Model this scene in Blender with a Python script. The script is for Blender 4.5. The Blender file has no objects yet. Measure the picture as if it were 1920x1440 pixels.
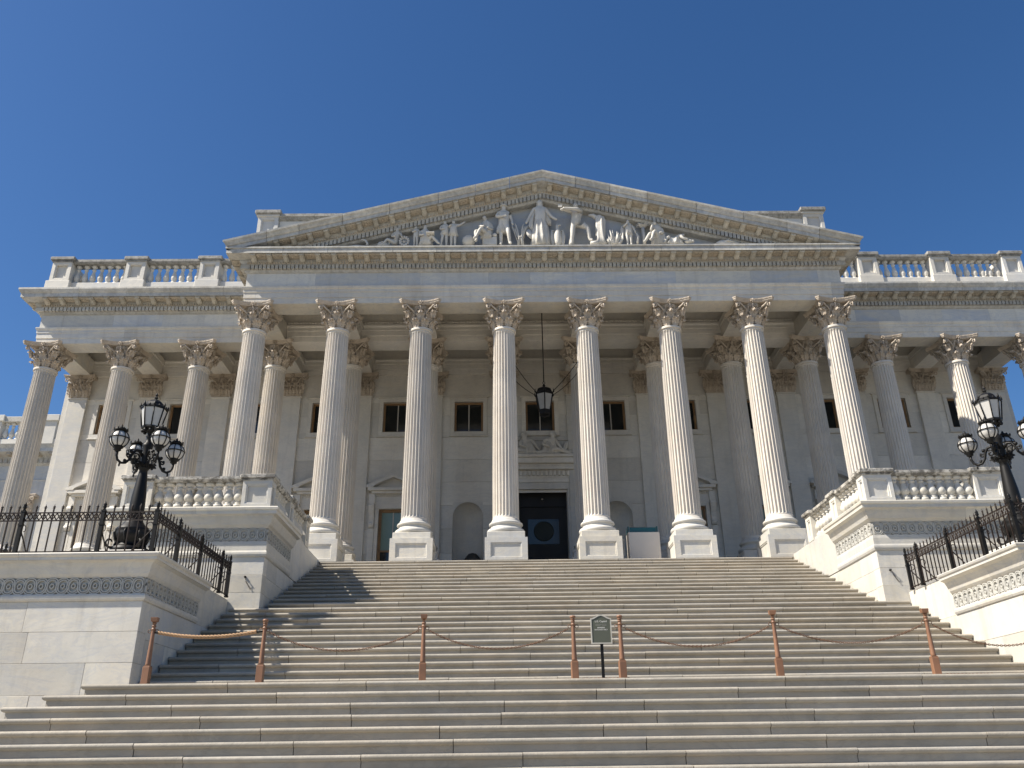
import bpy, bmesh, math, random
from mathutils import Vector, Matrix, noise
R = math.radians
PI = math.pi
rnd = random.Random(7)
sc = bpy.context.scene
COL = sc.collection

# ---------------------------------------------------------------- camera, sky, sun, exposure
cd = bpy.data.cameras.new('camera')
cam = bpy.data.objects.new('camera', cd)
COL.objects.link(cam)
cr = Vector((0.99989522, -0.00760298, -0.01231845))
cu = Vector((0.0081138, -0.4103704, 0.91188283))
cf = Vector((0.01198815, 0.91188723, 0.41026572))
M = Matrix((cr, cu, -cf)).transposed().to_4x4()
M.translation = Vector((-1.72242, -28.91266, -6.14204))
cam.matrix_world = M
cd.sensor_width = 36.0
cd.lens = 36.0 * 1559.35 / 1920.0
cd.clip_start = 0.1
cd.clip_end = 3000
sc.camera = cam

SUN_TO = Vector((-0.86, -0.28, 1.0)).normalized()
world = bpy.data.worlds.new('World')
sc.world = world
world.use_nodes = True
wn = world.node_tree
sky = wn.nodes.new('ShaderNodeTexSky')
sky.sky_type = 'NISHITA'
sky.sun_disc = False
sky.sun_elevation = math.asin(SUN_TO.z)
sky.sun_rotation = math.atan2(SUN_TO.x, SUN_TO.y) % (2 * PI)
sky.altitude = 30
sky.air_density = 1.0
sky.dust_density = 0.6
sky.ozone_density = 4.0
bg = wn.nodes['Background']
hs = wn.nodes.new('ShaderNodeHueSaturation')
hs.inputs['Saturation'].default_value = 1.22
hs.inputs['Hue'].default_value = 0.5045
wn.links.new(sky.outputs[0], hs.inputs['Color'])
wn.links.new(hs.outputs[0], bg.inputs[0])
bg.inputs[1].default_value = 0.068

sl = bpy.data.lights.new('sun', 'SUN')
sl.energy = 5.0
sl.angle = R(0.53)
sl.color = (1.0, 0.93, 0.82)
so = bpy.data.objects.new('sun', sl)
so.rotation_euler = SUN_TO.to_track_quat('Z', 'Y').to_euler()
so.location = (-40, -20, 50)
COL.objects.link(so)
vs = sc.view_settings
vs.view_transform = 'Standard'
vs.look = 'None'
vs.gamma = 1
vs.use_curve_mapping = False
vs.exposure = 0.87
sc.cycles.max_bounces = 8
sc.cycles.diffuse_bounces = 4


# ---------------------------------------------------------------- materials
class N:
    def __init__(s, name):
        s.m = bpy.data.materials.new(name)
        s.m.use_nodes = True
        s.t = s.m.node_tree
        s.b = s.t.nodes['Principled BSDF']

    def n(s, typ, **kw):
        o = s.t.nodes.new('ShaderNode' + typ)
        for k, v in kw.items():
            setattr(o, k, v)
        return o

    def l(s, a, b):
        s.t.links.new(a, b)

    def noise(s, vec, scale, detail=4, rough=0.55, dist=0.0):
        o = s.n('TexNoise')
        o.inputs['Scale'].default_value = scale
        o.inputs['Detail'].default_value = detail
        o.inputs['Roughness'].default_value = rough
        o.inputs['Distortion'].default_value = dist
        s.l(vec, o.inputs['Vector'])
        return o.outputs['Fac']

    def ramp(s, fac, a, b, lo=0.0, hi=1.0):
        o = s.n('MapRange')
        o.inputs['From Min'].default_value = a
        o.inputs['From Max'].default_value = b
        o.inputs['To Min'].default_value = lo
        o.inputs['To Max'].default_value = hi
        s.l(fac, o.inputs['Value'])
        return o.outputs['Result']

    def mix(s, fac, c1, c2, mode='MIX'):
        o = s.n('MixRGB', blend_type=mode)
        for inp, v in ((o.inputs[0], fac), (o.inputs[1], c1), (o.inputs[2], c2)):
            if isinstance(v, bpy.types.NodeSocket):
                s.l(v, inp)
            elif isinstance(v, (int, float)):
                inp.default_value = v
            else:
                inp.default_value = (*v, 1)
        return o.outputs[0]

    def scaled(s, vec, sx, sy, sz):
        o = s.n('Mapping')
        o.inputs['Scale'].default_value = (sx, sy, sz)
        s.l(vec, o.inputs['Vector'])
        return o.outputs[0]

    def bump(s, h, strength, dist=0.02):
        o = s.n('Bump')
        o.inputs['Strength'].default_value = strength
        o.inputs['Distance'].default_value = dist
        s.l(h, o.inputs['Height'])
        s.l(o.outputs[0], s.b.inputs['Normal'])


def stone(name, c1, c2, vein=(0.42, 0.43, 0.45), vein_amt=0.5, tint=0.12, cool=0.0, streak=0.25, soot=0.0,
          rough=0.55, bump=0.25, warm=0.0, scale=1.0, bscale=9.0, bdist=0.02):
    k = N(name)
    geo = k.n('NewGeometry')
    pos = geo.outputs['Position']
    oi = k.n('ObjectInfo')
    rv = oi.outputs['Random']
    # every stone is a slightly different piece of the quarry: shift the noise by the object's random number
    cmb = k.n('CombineXYZ')
    mul = k.n('Math', operation='MULTIPLY')
    mul.inputs[1].default_value = 37.0
    k.l(rv, mul.inputs[0])
    k.l(mul.outputs[0], cmb.inputs[2])
    add = k.n('VectorMath', operation='ADD')
    k.l(pos, add.inputs[0])
    k.l(cmb.outputs[0], add.inputs[1])
    v = add.outputs[0]
    f1 = k.ramp(k.noise(v, 0.9 * scale, 6, 0.6, 0.8), 0.35, 0.68)
    col = k.mix(f1, c1, c2)
    if vein_amt > 0:
        fv = k.noise(k.scaled(v, 0.5 * scale, 0.5 * scale, 1.3 * scale), 1.3, 7, 0.62, 2.2)
        d = k.n('Math', operation='SUBTRACT')
        d.inputs[1].default_value = 0.5
        k.l(fv, d.inputs[0])
        a = k.n('Math', operation='ABSOLUTE')
        k.l(d.outputs[0], a.inputs[0])
        fvn = k.ramp(a.outputs[0], 0.0, 0.045, vein_amt, 0.0)
        col = k.mix(fvn, col, vein)
    # stone to stone tone
    tn = k.ramp(rv, 0, 1, 1 - tint, 1 + tint * 0.6)
    col = k.mix(1.0, col, tn, 'MULTIPLY')
    if cool > 0:
        w = k.n('TexWhiteNoise', noise_dimensions='1D')
        k.l(rv, w.inputs['W'])
        fc = k.ramp(w.outputs['Value'], 0.25, 1.0, 0.0, cool)
        fcn = k.mix(1.0, k.ramp(k.noise(k.scaled(v, 0.7, 0.7, 2.2), 0.8, 6, 0.62, 1.5), 0.35, 0.65), fc, 'MULTIPLY')
        col = k.mix(fcn, col, (0.37, 0.42, 0.50))
    if warm > 0:
        fw = k.ramp(k.noise(pos, 0.8, 4, 0.6, 0.5), 0.45, 0.75, 0.0, warm)
        col = k.mix(fw, col, (0.52, 0.40, 0.27))
    if streak > 0:
        fs = k.ramp(k.noise(k.scaled(pos, 3.0, 3.0, 0.28), 1.4, 5, 0.65), 0.52, 0.78, 0.0, streak)
        col = k.mix(fs, col, (0.30, 0.275, 0.235))
    if soot > 0:
        fo = k.ramp(k.noise(pos, 5.0, 9, 0.72, 0.4), 0.45, 0.57, 0.0, soot)
        col = k.mix(fo, col, (0.075, 0.07, 0.062))
    k.l(col, k.b.inputs['Base Color'])
    k.b.inputs['Roughness'].default_value = rough
    k.b.inputs['Specular IOR Level'].default_value = 0.35
    hb = k.noise(pos, bscale, 8, 0.7)
    k.bump(hb, bump, bdist)
    return k.m


def plain(name, c, rough=0.5, metal=0.0, var=0.15, bump=0.0, bscale=30, spec=0.5, var_scale=3.0):
    k = N(name)
    geo = k.n('NewGeometry')
    pos = geo.outputs['Position']
    f = k.ramp(k.noise(pos, var_scale, 5, 0.6), 0.3, 0.7)
    col = k.mix(f, tuple(x * (1 - var) for x in c), tuple(min(1, x * (1 + var)) for x in c))
    k.l(col, k.b.inputs['Base Color'])
    k.b.inputs['Roughness'].default_value = rough
    k.b.inputs['Metallic'].default_value = metal
    k.b.inputs['Specular IOR Level'].default_value = spec
    if bump > 0:
        k.bump(k.noise(pos, bscale, 4, 0.6), bump, 0.01)
    return k.m


WHITE = (0.63, 0.59, 0.515)
WHITE2 = (0.54, 0.515, 0.46)
M_MARBLE = stone('marble_wall', WHITE, WHITE2, tint=0.10, cool=0.35, vein_amt=0.30, streak=0.14)
M_SHAFT = stone('marble_shaft', (0.66, 0.61, 0.535), (0.57, 0.53, 0.47), tint=0.12, streak=0.28, vein_amt=0.12, warm=0.15, cool=0.12)
M_FRIEZE = stone('marble_bluish', (0.62, 0.595, 0.53), (0.54, 0.525, 0.48), tint=0.22, cool=0.85, vein_amt=0.5, streak=0.34)
M_ARCH = stone('marble_architrave', (0.66, 0.62, 0.53), (0.57, 0.535, 0.465), tint=0.16, cool=0.45, vein_amt=0.4, streak=0.42, warm=0.25)
M_CORN = stone('marble_cornice', (0.60, 0.575, 0.505), (0.48, 0.46, 0.405), tint=0.24, cool=0.45, streak=0.55, vein_amt=0.3, warm=0.2, soot=0.25)
M_RAIL = stone('marble_rail_grimy', (0.36, 0.345, 0.31), (0.27, 0.26, 0.235), tint=0.12, streak=0.5, vein_amt=0.1, soot=0.55)
M_ORN = stone('marble_ornament', (0.52, 0.465, 0.38), (0.40, 0.355, 0.285), tint=0.16, streak=0.4, vein_amt=0.0, warm=0.5, scale=3, bump=0.8, bscale=16, bdist=0.04)
M_MOD = stone('marble_bracket', (0.50, 0.47, 0.40), (0.41, 0.385, 0.325), tint=0.14, streak=0.4, vein_amt=0.0, warm=0.25, scale=3, bump=0.8, bscale=16, bdist=0.04)
M_CAP = stone('marble_capital', (0.58, 0.50, 0.41), (0.42, 0.355, 0.28), tint=0.08, streak=0.35, vein_amt=0.0, warm=0.3, scale=4, bump=0.8, bscale=20, bdist=0.05)
M_INNER = stone('marble_inner', (0.74, 0.70, 0.625), (0.65, 0.62, 0.56), tint=0.16, cool=0.22, vein_amt=0.22, streak=0.2, warm=0.15)
M_BLOCK = stone('marble_block', (0.63, 0.59, 0.505), (0.53, 0.505, 0.445), tint=0.15, cool=0.35, vein_amt=0.40, streak=0.36, warm=0.15, bump=0.3, bscale=5.0)
M_LICHEN = stone('marble_weathered', (0.52, 0.495, 0.44), (0.40, 0.38, 0.34), tint=0.08, vein_amt=0.1, streak=0.5, soot=0.85, bump=0.5)
M_GUILL = stone('marble_guilloche', (0.48, 0.465, 0.42), (0.39, 0.385, 0.355), tint=0.08, cool=0.15, vein_amt=0.1, streak=0.35, bump=0.4)
M_STEP = stone('step_marble', (0.39, 0.352, 0.29), (0.29, 0.265, 0.222), vein=(0.21, 0.195, 0.165), tint=0.10, cool=0.12,
               vein_amt=0.3, streak=0.5, warm=0.15, bump=0.5, rough=0.7)
M_STATUE = stone('statue_marble', (0.62, 0.59, 0.53), (0.53, 0.505, 0.455), tint=0.06, vein_amt=0.0, streak=0.25, bump=0.6, bscale=14, bdist=0.03)
M_IRON = plain('black_iron', (0.007, 0.0065, 0.006), 0.5, 0.0, 0.3, spec=0.25)
M_RUST = plain('brown_black_iron', (0.020, 0.013, 0.010), 0.55, 0.0, 0.35, spec=0.25)
M_BRONZE = plain('copper_brown_paint', (0.21, 0.105, 0.058), 0.45, 0.0, 0.18, bump=0.1, spec=0.5)
M_ROPE = plain('rope_fibre', (0.36, 0.225, 0.125), 0.85, 0.0, 0.2)
M_CHAIN = plain('brown_chain', (0.16, 0.085, 0.05), 0.5, 0.4, 0.4)
M_WOOD = plain('window_wood', (0.28, 0.165, 0.075), 0.5, 0.0, 0.25)
M_DARK = plain('dark_interior', (0.012, 0.012, 0.013), 0.8, 0.0, 0.2)
M_URN = plain('grey_urn', (0.05, 0.048, 0.045), 0.6, 0.0, 0.2)
M_DOORWAY = plain('dark_doorway', (0.008, 0.007, 0.007), 0.6, 0.0, 0.2)
M_GREEN = plain('sign_green', (0.082, 0.086, 0.062), 0.45, 0.0, 0.06)
M_SIGNFR = plain('sign_frame_grey', (0.42, 0.40, 0.35), 0.5, 0.0, 0.1)
M_TEXT = plain('sign_lettering', (0.58, 0.57, 0.52), 0.6, 0.0, 0.02)
M_KIOSK = plain('kiosk_panel', (0.58, 0.53, 0.47), 0.5, 0.0, 0.03)
M_TEAL = plain('teal_glass', (0.02, 0.085, 0.09), 0.2, 0.0, 0.1)
M_GROUND = stone('plaza_stone', (0.235, 0.22, 0.19), (0.19, 0.18, 0.16), tint=0.0, vein_amt=0.0, streak=0.1, rough=0.8)
M_ROOF = plain('roof_sheet', (0.30, 0.31, 0.31), 0.7)


M_DIMGLASS = plain('dimmed_lantern_glass', (0.26, 0.25, 0.23), 0.3, 0.0, 0.1)  # milk glass with the dimness of the interior put into its colour


def glassm(name, c, rough):
    k = N(name)
    k.b.inputs['Base Color'].default_value = (*c, 1)
    k.b.inputs['Roughness'].default_value = rough
    k.b.inputs['Specular IOR Level'].default_value = 0.6
    return k.m


M_GLASS = glassm('window_glass', (0.016, 0.019, 0.02), 0.06)
M_DGLASS = glassm('door_glass', (0.020, 0.032, 0.045), 0.25)
M_SEAL = plain('door_seal', (0.010, 0.017, 0.015), 0.6)
M_PALEG = glassm('pale_green_glass', (0.20, 0.28, 0.24), 0.15)
M_MILK = N('milk_glass')
M_MILK.b.inputs['Base Color'].default_value = (0.50, 0.485, 0.455, 1)
M_MILK.b.inputs['Roughness'].default_value = 0.25
M_MILK.b.inputs['Subsurface Weight'].default_value = 0.15
M_MILK.b.inputs['Subsurface Radius'].default_value = (0.1, 0.1, 0.1)
M_MILK = M_MILK.m


# ---------------------------------------------------------------- mesh helpers
class MB:
    def __init__(s):
        s.v = []
        s.f = []
        s.sm = []

    def add(s, vs_, fs_, smooth=False):
        o = len(s.v)
        s.v += [tuple(p) for p in vs_]
        for f in fs_:
            s.f.append(tuple(i + o for i in f))
            s.sm.append(smooth)
        return s

    def merge(s, o, mat=None):
        vv = o.v if mat is None else [tuple(mat @ Vector(p)) for p in o.v]
        k = len(s.v)
        s.v += vv
        s.f += [tuple(i + k for i in f) for f in o.f]
        s.sm += o.sm
        return s

    def box(s, x0, x1, y0, y1, z0, z1, c=0.0):
        if c <= 0:
            s.add([(x0, y0, z0), (x1, y0, z0), (x1, y1, z0), (x0, y1, z0), (x0, y0, z1), (x1, y0, z1), (x1, y1, z1), (x0, y1, z1)],
                  [(0, 3, 2, 1), (4, 5, 6, 7), (0, 1, 5, 4), (1, 2, 6, 5), (2, 3, 7, 6), (3, 0, 4, 7)])
            return s
        vs_ = []
        fs_ = []
        idx = {}
        for ix, X in enumerate((x0, x1)):
            for iy, Y in enumerate((y0, y1)):
                for iz, Z in enumerate((z0, z1)):
                    sx, sy, sz = (c if ix == 0 else -c), (c if iy == 0 else -c), (c if iz == 0 else -c)
                    for a, p in enumerate(((X, Y + sy, Z + sz), (X + sx, Y, Z + sz), (X + sx, Y + sy, Z))):
                        idx[ix, iy, iz, a] = len(vs_)
                        vs_.append(p)
        I = lambda x, y, z, a: idx[x, y, z, a]
        for x in (0, 1):
            fs_.append([I(x, 0, 0, 0), I(x, 1, 0, 0), I(x, 1, 1, 0), I(x, 0, 1, 0)])
            fs_.append([I(0, x, 0, 1), I(1, x, 0, 1), I(1, x, 1, 1), I(0, x, 1, 1)])
            fs_.append([I(0, 0, x, 2), I(1, 0, x, 2), I(1, 1, x, 2), I(0, 1, x, 2)])
            for y in (0, 1):
                fs_.append([I(x, y, 0, 0), I(x, y, 1, 0), I(x, y, 1, 1), I(x, y, 0, 1)])
                fs_.append([I(x, 0, y, 0), I(x, 1, y, 0), I(x, 1, y, 2), I(x, 0, y, 2)])
                fs_.append([I(0, x, y, 1), I(1, x, y, 1), I(1, x, y, 2), I(0, x, y, 2)])
                for z in (0, 1):
                    fs_.append([I(x, y, z, 0), I(x, y, z, 1), I(x, y, z, 2)])
        s.add(vs_, fs_)
        return s

    def lathe(s, prof, n=24, cx=0, cy=0, cz=0, smooth=True, sx=1.0, sy=1.0, a0=0.0):
        vs_ = []
        fs_ = []
        for r, z in prof:
            for i in range(n):
                a = a0 + 2 * PI * i / n
                vs_.append((cx + sx * r * math.cos(a), cy + sy * r * math.sin(a), cz + z))
        m = len(prof)
        for j in range(m - 1):
            for i in range(n):
                k = (i + 1) % n
                fs_.append((j * n + i, j * n + k, (j + 1) * n + k, (j + 1) * n + i))
        s.add(vs_, fs_, smooth)
        o = len(s.v) - len(vs_)
        s.f.append(tuple(o + i for i in reversed(range(n))))
        s.sm.append(False)
        s.f.append(tuple(o + (m - 1) * n + i for i in range(n)))
        s.sm.append(False)
        return s

    def tube(s, pts, rad, n=6, smooth=True, caps=True):
        pts = [Vector(p) for p in pts]
        if not isinstance(rad, (list, tuple)):
            rad = [rad] * len(pts)
        vs_ = []
        fs_ = []
        up = None
        for i, p in enumerate(pts):
            t = (pts[min(i + 1, len(pts) - 1)] - pts[max(i - 1, 0)])
            if t.length < 1e-9:
                t = Vector((0, 0, 1))
            t.normalize()
            if up is None:
                up = Vector((0, 0, 1)) if abs(t.z) < 0.9 else Vector((1, 0, 0))
            a = (up - t * up.dot(t))
            if a.length < 1e-6:
                a = t.orthogonal()
            a.normalize()
            b = t.cross(a)
            up = a
            for k in range(n):
                an = 2 * PI * k / n
                vs_.append(p + (a * math.cos(an) + b * math.sin(an)) * rad[i])
        for i in range(len(pts) - 1):
            for k in range(n):
                j = (k + 1) % n
                fs_.append((i * n + k, i * n + j, (i + 1) * n + j, (i + 1) * n + k))
        s.add(vs_, fs_, smooth)
        if caps:
            o = len(s.v) - len(vs_)
            s.f.append(tuple(o + k for k in reversed(range(n))))
            s.f.append(tuple(o + (len(pts) - 1) * n + k for k in range(n)))
            s.sm += [False, False]
        return s

    def ell(s, c, rx, ry, rz, n=10, m=7, smooth=True):
        vs_ = [(c[0], c[1], c[2] - rz)]
        for j in range(1, m):
            ph = -PI / 2 + PI * j / m
            for i in range(n):
                a = 2 * PI * i / n
                vs_.append((c[0] + rx * math.cos(ph) * math.cos(a), c[1] + ry * math.cos(ph) * math.sin(a), c[2] + rz * math.sin(ph)))
        vs_.append((c[0], c[1], c[2] + rz))
        fs_ = []
        for i in range(n):
            k = (i + 1) % n
            fs_.append((0, 1 + k, 1 + i))
            fs_.append((len(vs_) - 1, 1 + (m - 2) * n + i, 1 + (m - 2) * n + k))
        for j in range(m - 2):
            for i in range(n):
                k = (i + 1) % n
                fs_.append((1 + j * n + i, 1 + j * n + k, 1 + (j + 1) * n + k, 1 + (j + 1) * n + i))
        s.add(vs_, fs_, smooth)
        return s

    def prism(s, poly, x0, x1, axis='x', smooth=False):
        """poly: list of 2D points; axis x: (y,z), y: (x,z), z: (x,y)"""
        n = len(poly)

        def mk(a, b, t):
            return (t, a, b) if axis == 'x' else (a, t, b) if axis == 'y' else (a, b, t)
        vs_ = [mk(a, b, x0) for a, b in poly] + [mk(a, b, x1) for a, b in poly]
        fs_ = [tuple(range(n)), tuple(reversed(range(n, 2 * n)))]
        s.add(vs_, fs_)
        s.add(vs_, [(i, (i + 1) % n, n + (i + 1) % n, n + i) for i in range(n)], smooth)
        return s

    def sweep(s, prof, path, smooth=False):
        """closed 2D profile (out, z) along an open xy path; out is to the right of the direction of travel"""
        P = [Vector(p) for p in path]
        n = len(prof)
        vs_ = []
        for i, p in enumerate(P):
            ds = []
            if i > 0:
                ds.append((p - P[i - 1]).normalized())
            if i < len(P) - 1:
                ds.append((P[i + 1] - p).normalized())
            ns = [Vector((d.y, -d.x)) for d in ds]
            m = ns[0] if len(ns) == 1 else (ns[0] + ns[1]) / (1 + ns[0].dot(ns[1]))
            for o, z in prof:
                q = p + m * o
                vs_.append((q.x, q.y, z))
        fs_ = []
        for i in range(len(P) - 1):
            for k in range(n):
                j = (k + 1) % n
                fs_.append((i * n + k, i * n + j, (i + 1) * n + j, (i + 1) * n + k))
        s.add(vs_, fs_, smooth)
        o = len(s.v) - len(vs_)
        s.f.append(tuple(o + k for k in reversed(range(n))))
        s.f.append(tuple(o + (len(P) - 1) * n + k for k in range(n)))
        s.sm += [False, False]
        return s

    def mesh(s, name, origin=(0, 0, 0)):
        me = bpy.data.meshes.new(name)
        ox, oy, oz = origin
        me.from_pydata([(x - ox, y - oy, z - oz) for x, y, z in s.v], [], s.f)
        me.polygons.foreach_set('use_smooth', s.sm)
        bm = bmesh.new()
        bm.from_mesh(me)
        bmesh.ops.remove_doubles(bm, verts=bm.verts, dist=1e-5)
        bmesh.ops.recalc_face_normals(bm, faces=bm.faces)
        bm.to_mesh(me)
        bm.free()
        me.update()
        return me


def wloc(o):
    v = Vector((0, 0, 0))
    while o is not None:
        v += o.location
        o = o.parent
    return v


def put(name, me, mat=None, parent=None, loc=(0, 0, 0), rot=None, label=None, kind=None):
    """loc is local to the parent"""
    o = bpy.data.objects.new(name, me)
    if mat is not None and me is not None and not me.materials:
        me.materials.append(mat)
    COL.objects.link(o)
    o.parent = parent
    o.location = loc
    if rot:
        o.rotation_euler = rot
    if label:
        o['label'] = label
    if kind:
        o['kind'] = kind
    return o


def build(mb, name, mat, parent=None, label=None, kind=None):
    """mesh given in world coordinates (unrotated parents)"""
    w = wloc(parent) if parent else Vector((0, 0, 0))
    return put(name, mb.mesh(name, w), mat, parent, (0, 0, 0), None, label, kind)


def loc_in(parent, p):
    return Vector(p) - wloc(parent)


def thing(name, label, cat, loc=(0, 0, 0), group=None):
    o = bpy.data.objects.new(name, None)
    COL.objects.link(o)
    o.location = loc
    o['label'] = label
    o['category'] = cat
    if group:
        o['group'] = group
    o.empty_display_size = 0.3
    return o


def tag(o, label, cat, group=None):
    o['label'] = label
    o['category'] = cat
    if group:
        o['group'] = group
    return o


def struct(mb, name, mat):
    return put(name, mb.mesh(name), mat, None, kind='structure')


def copy_tree(o, parent=None):
    c = o.copy()
    COL.objects.link(c)
    if parent is not None:
        c.parent = parent
    for ch in [x for x in o.children]:
        copy_tree(ch, c)
    return c


def runs(prof, path, breaks, name, mat, parent, gap=0.006, skip=None):
    """a moulding along a path, cut into single stones at the given arc lengths"""
    P = [Vector(p) for p in path]
    L = [0.0]
    for i in range(1, len(P)):
        L.append(L[-1] + (P[i] - P[i - 1]).length)

    def at(s_):
        for i in range(1, len(P)):
            if s_ <= L[i] + 1e-9:
                return P[i - 1].lerp(P[i], (s_ - L[i - 1]) / (L[i] - L[i - 1]))
        return P[-1]
    br = [0.0] + sorted(b for b in breaks if 0.05 < b < L[-1] - 0.05) + [L[-1]]
    out = []
    for a, b in zip(br[:-1], br[1:]):
        a2 = a + (gap / 2 if a > 0 else 0)
        b2 = b - (gap / 2 if b < L[-1] else 0)
        pts = [at(a2)] + [P[i] for i in range(1, len(P) - 1) if a2 + 0.01 < L[i] < b2 - 0.01] + [at(b2)]
        out.append(build(MB().sweep(prof, pts), name, mat, parent))
    return out


def steps_to(a, b, n, jit=0.0):
    return [a + (b - a) * i / n + (rnd.uniform(-jit, jit) if 0 < i < n else 0) for i in range(n + 1)]


# ---------------------------------------------------------------- dimensions
S = 3.25                      # column spacing
Y2 = 3.27                     # second row of columns
YW = 6.35                     # wall face
ZSB, ZST, ZC = 1.51, 9.12, 10.19   # shaft bottom, shaft top, capital top
XF = 11.825                   # half width of the portico entablature
XWG = 21.575                  # half width of the wing entablature
GZ = -7.63                    # plaza level
RISE, T1, T2, T3, LA, LB = 0.1957, 0.485, 0.438, 0.361, 0.451, 1.828


def nose(i):
    y = -0.745
    z = 0.0
    for k in range(i):
        z -= RISE
        y -= LA if k == 12 else LB if k == 24 else T1 if k < 12 else T2 if k < 24 else T3
    return y, z


# ---------------------------------------------------------------- ground
g = MB()
g.box(-900, 900, -900, 60, GZ - 0.5, GZ)
struct(g, 'ground', M_GROUND)

# ---------------------------------------------------------------- stairs
def step_prof(y, z, depth):
    """outline (y, z) of one step stone with a rounded overhanging nosing"""
    r = 0.034
    p = [(y + depth, z), (y + r, z)]
    for a in (25, 50, 75, 100, 125):
        p.append((y + r - r * math.sin(R(a)), z - r + r * math.cos(R(a))))
    p += [(y + 0.016, z - 0.068), (y + 0.034, z - 0.080), (y + 0.058, z - 0.084), (y + 0.058, z - RISE + 0.001), (y + depth, z - RISE + 0.001)]
    return p


def flight(name, i0, i1, xl, xr, extra, stone_len):
    root = put(name, None, kind='structure')
    core = MB()
    for i in range(i0, i1):
        y, z = nose(i)
        dep = extra.get(i, (T1 if i < 12 else T2 if i < 24 else T3) + 0.10)
        x0, x1 = xl(i), xr(i)
        n = max(1, round((x1 - x0) / stone_len))
        off = stone_len * (0.0 if i % 2 else 0.5) + rnd.uniform(-0.25, 0.25)
        xs = [x0]
        x = x0 + off + (stone_len if off < 0.6 else 0)
        while x < x1 - 0.6:
            xs.append(x)
            x += stone_len * rnd.uniform(0.86, 1.14)
        xs.append(x1)
        for a, b in zip(xs[:-1], xs[1:]):
            dz = rnd.uniform(-0.004, 0.003)
            dy = rnd.uniform(-0.004, 0.004)
            mb = MB()
            ga = 0.006 if a > x0 else 0
            gb = 0.006 if b < x1 else 0
            prof = [(p - dy, q + dz) for p, q in step_prof(y, z, dep)]
            if i >= 25 and (a == x0 or b == x1):
                # corner stone: the nosing returns along the side
                pr = [(-(p - y), q) for p, q in step_prof(y, z, 0.5)]
                yb = -12.19
                if a == x0:
                    mb.sweep(pr, [(x0, yb), (x0, y), (b - gb, y)])
                else:
                    mb.sweep(pr, [(a + ga, y), (x1, y), (x1, yb)])
            else:
                mb.prism(prof, a + ga, b - gb, 'x')
            o = build(mb, 'step_stone', M_STEP, root)
        core.box(x0 + 0.12, x1 - 0.12, y + 0.13, (-0.6 if i < 13 else y + dep + 0.3 if i != 25 else -11.7), z - RISE - 0.3, z - 0.05)
    build(core, 'stair_core', M_STEP, root)
    return root


flight('upper_stairs', 0, 13, lambda i: -7.93, lambda i: 8.12, {0: 1.3}, 2.35)
flight('middle_stairs', 13, 25, lambda i: -8.79, lambda i: 8.80, {13: 0.75}, 2.45)
flight('lower_stairs', 25, 39, lambda i: -9.02 - 0.44 * (i - 25), lambda i: 9.02 + 0.44 * (i - 25), {25: 2.1}, 2.55)

# ---------------------------------------------------------------- capitals
def leaf(mb, fr, s0, o0, z0, h, w, curl, base=0.0):
    """one acanthus leaf: five lobes on each side, folded along a midrib, the tip curling outward"""
    nu, nv = 8, 16
    F = {}
    for side in (0, 1):
        for j in range(nv + 1):
            v = j / nv
            if v < 0.66:
                q = v / 0.66
                out, z = o0 + 0.62 * curl * q ** 1.8, z0 + h * q * 0.92
            else:
                q = (v - 0.66) / 0.34
                a = q * R(195)
                rr = 0.40 * curl
                out = o0 + 0.62 * curl + rr * (1 - math.cos(a)) * 0.9
                z = z0 + h * 0.92 + rr * 0.8 * math.sin(a)
            lobe = 0.5 + 0.5 * math.cos(2 * PI * (v * 4.6 + 0.1))
            wid = w * (0.60 + 0.55 * math.sin(PI * min(1, v * 0.92 + 0.05))) * (1 - 0.35 * max(0, v - 0.72) / 0.28)
            wid *= 1 - 0.34 * (1 - lobe)
            for i in range(nu + 1):
                u = -1 + 2 * i / nu
                fold = 0.034 * math.exp(-(u / 0.16) ** 2) - 0.030 * math.exp(-((abs(u) - 0.36) / 0.15) ** 2)
                edge = abs(u) * (0.040 * (lobe - 0.5) - 0.03)
                o = out + (fold + edge) * (0.5 + 0.7 * v) - (0.030 if side else 0)
                zz = z - 0.045 * abs(u) * v + 0.03 * abs(u) * (lobe - 0.5)
                F[side, j, i] = fr(s0 + u * wid * 0.5, o, zz)
    vs_ = []
    ix = {}
    for k, p in F.items():
        ix[k] = len(vs_)
        vs_.append(p)
    fs_ = []
    for side in (0, 1):
        for j in range(nv):
            for i in range(nu):
                q = (ix[side, j, i], ix[side, j, i + 1], ix[side, j + 1, i + 1], ix[side, j + 1, i])
                fs_.append(q if side else tuple(reversed(q)))
    for j in range(nv):
        for i in (0, nu):
            fs_.append((ix[0, j, i], ix[0, j + 1, i], ix[1, j + 1, i], ix[1, j, i]))
    for i in range(nu):
        for j in (0, nv):
            fs_.append((ix[0, j, i], ix[0, j, i + 1], ix[1, j, i + 1], ix[1, j, i]))
    mb.add(vs_, fs_, False)


def volute(mb, fr, s1, o1, z1, cs, co, cz, rad, sgn, turns=1.4, th=0.040):
    """stalk from (s1,o1,z1) into a spiral centred at (cs,co,cz)"""
    pts = []
    rs = []
    start = (cs - sgn * rad * 0.9, cz + rad * 0.2)
    for t in range(6):
        q = t / 6
        s_ = s1 + (start[0] - s1) * q ** 1.6
        z_ = z1 + (start[1] - z1) * q
        pts.append(fr(s_, o1 + (co - o1) * q, z_))
        rs.append(th * (1.25 - 0.3 * q))
    nn = 20
    for t in range(nn + 1):
        q = t / nn
        a = R(165) - q * turns * 2 * PI
        rr = rad * (1 - 0.82 * q)
        pts.append(fr(cs + sgn * rr * math.cos(a), co + 0.02 * q, cz + rr * math.sin(a)))
        rs.append(th * (1 - 0.45 * q))
    mb.tube(pts, rs, 6)


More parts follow.
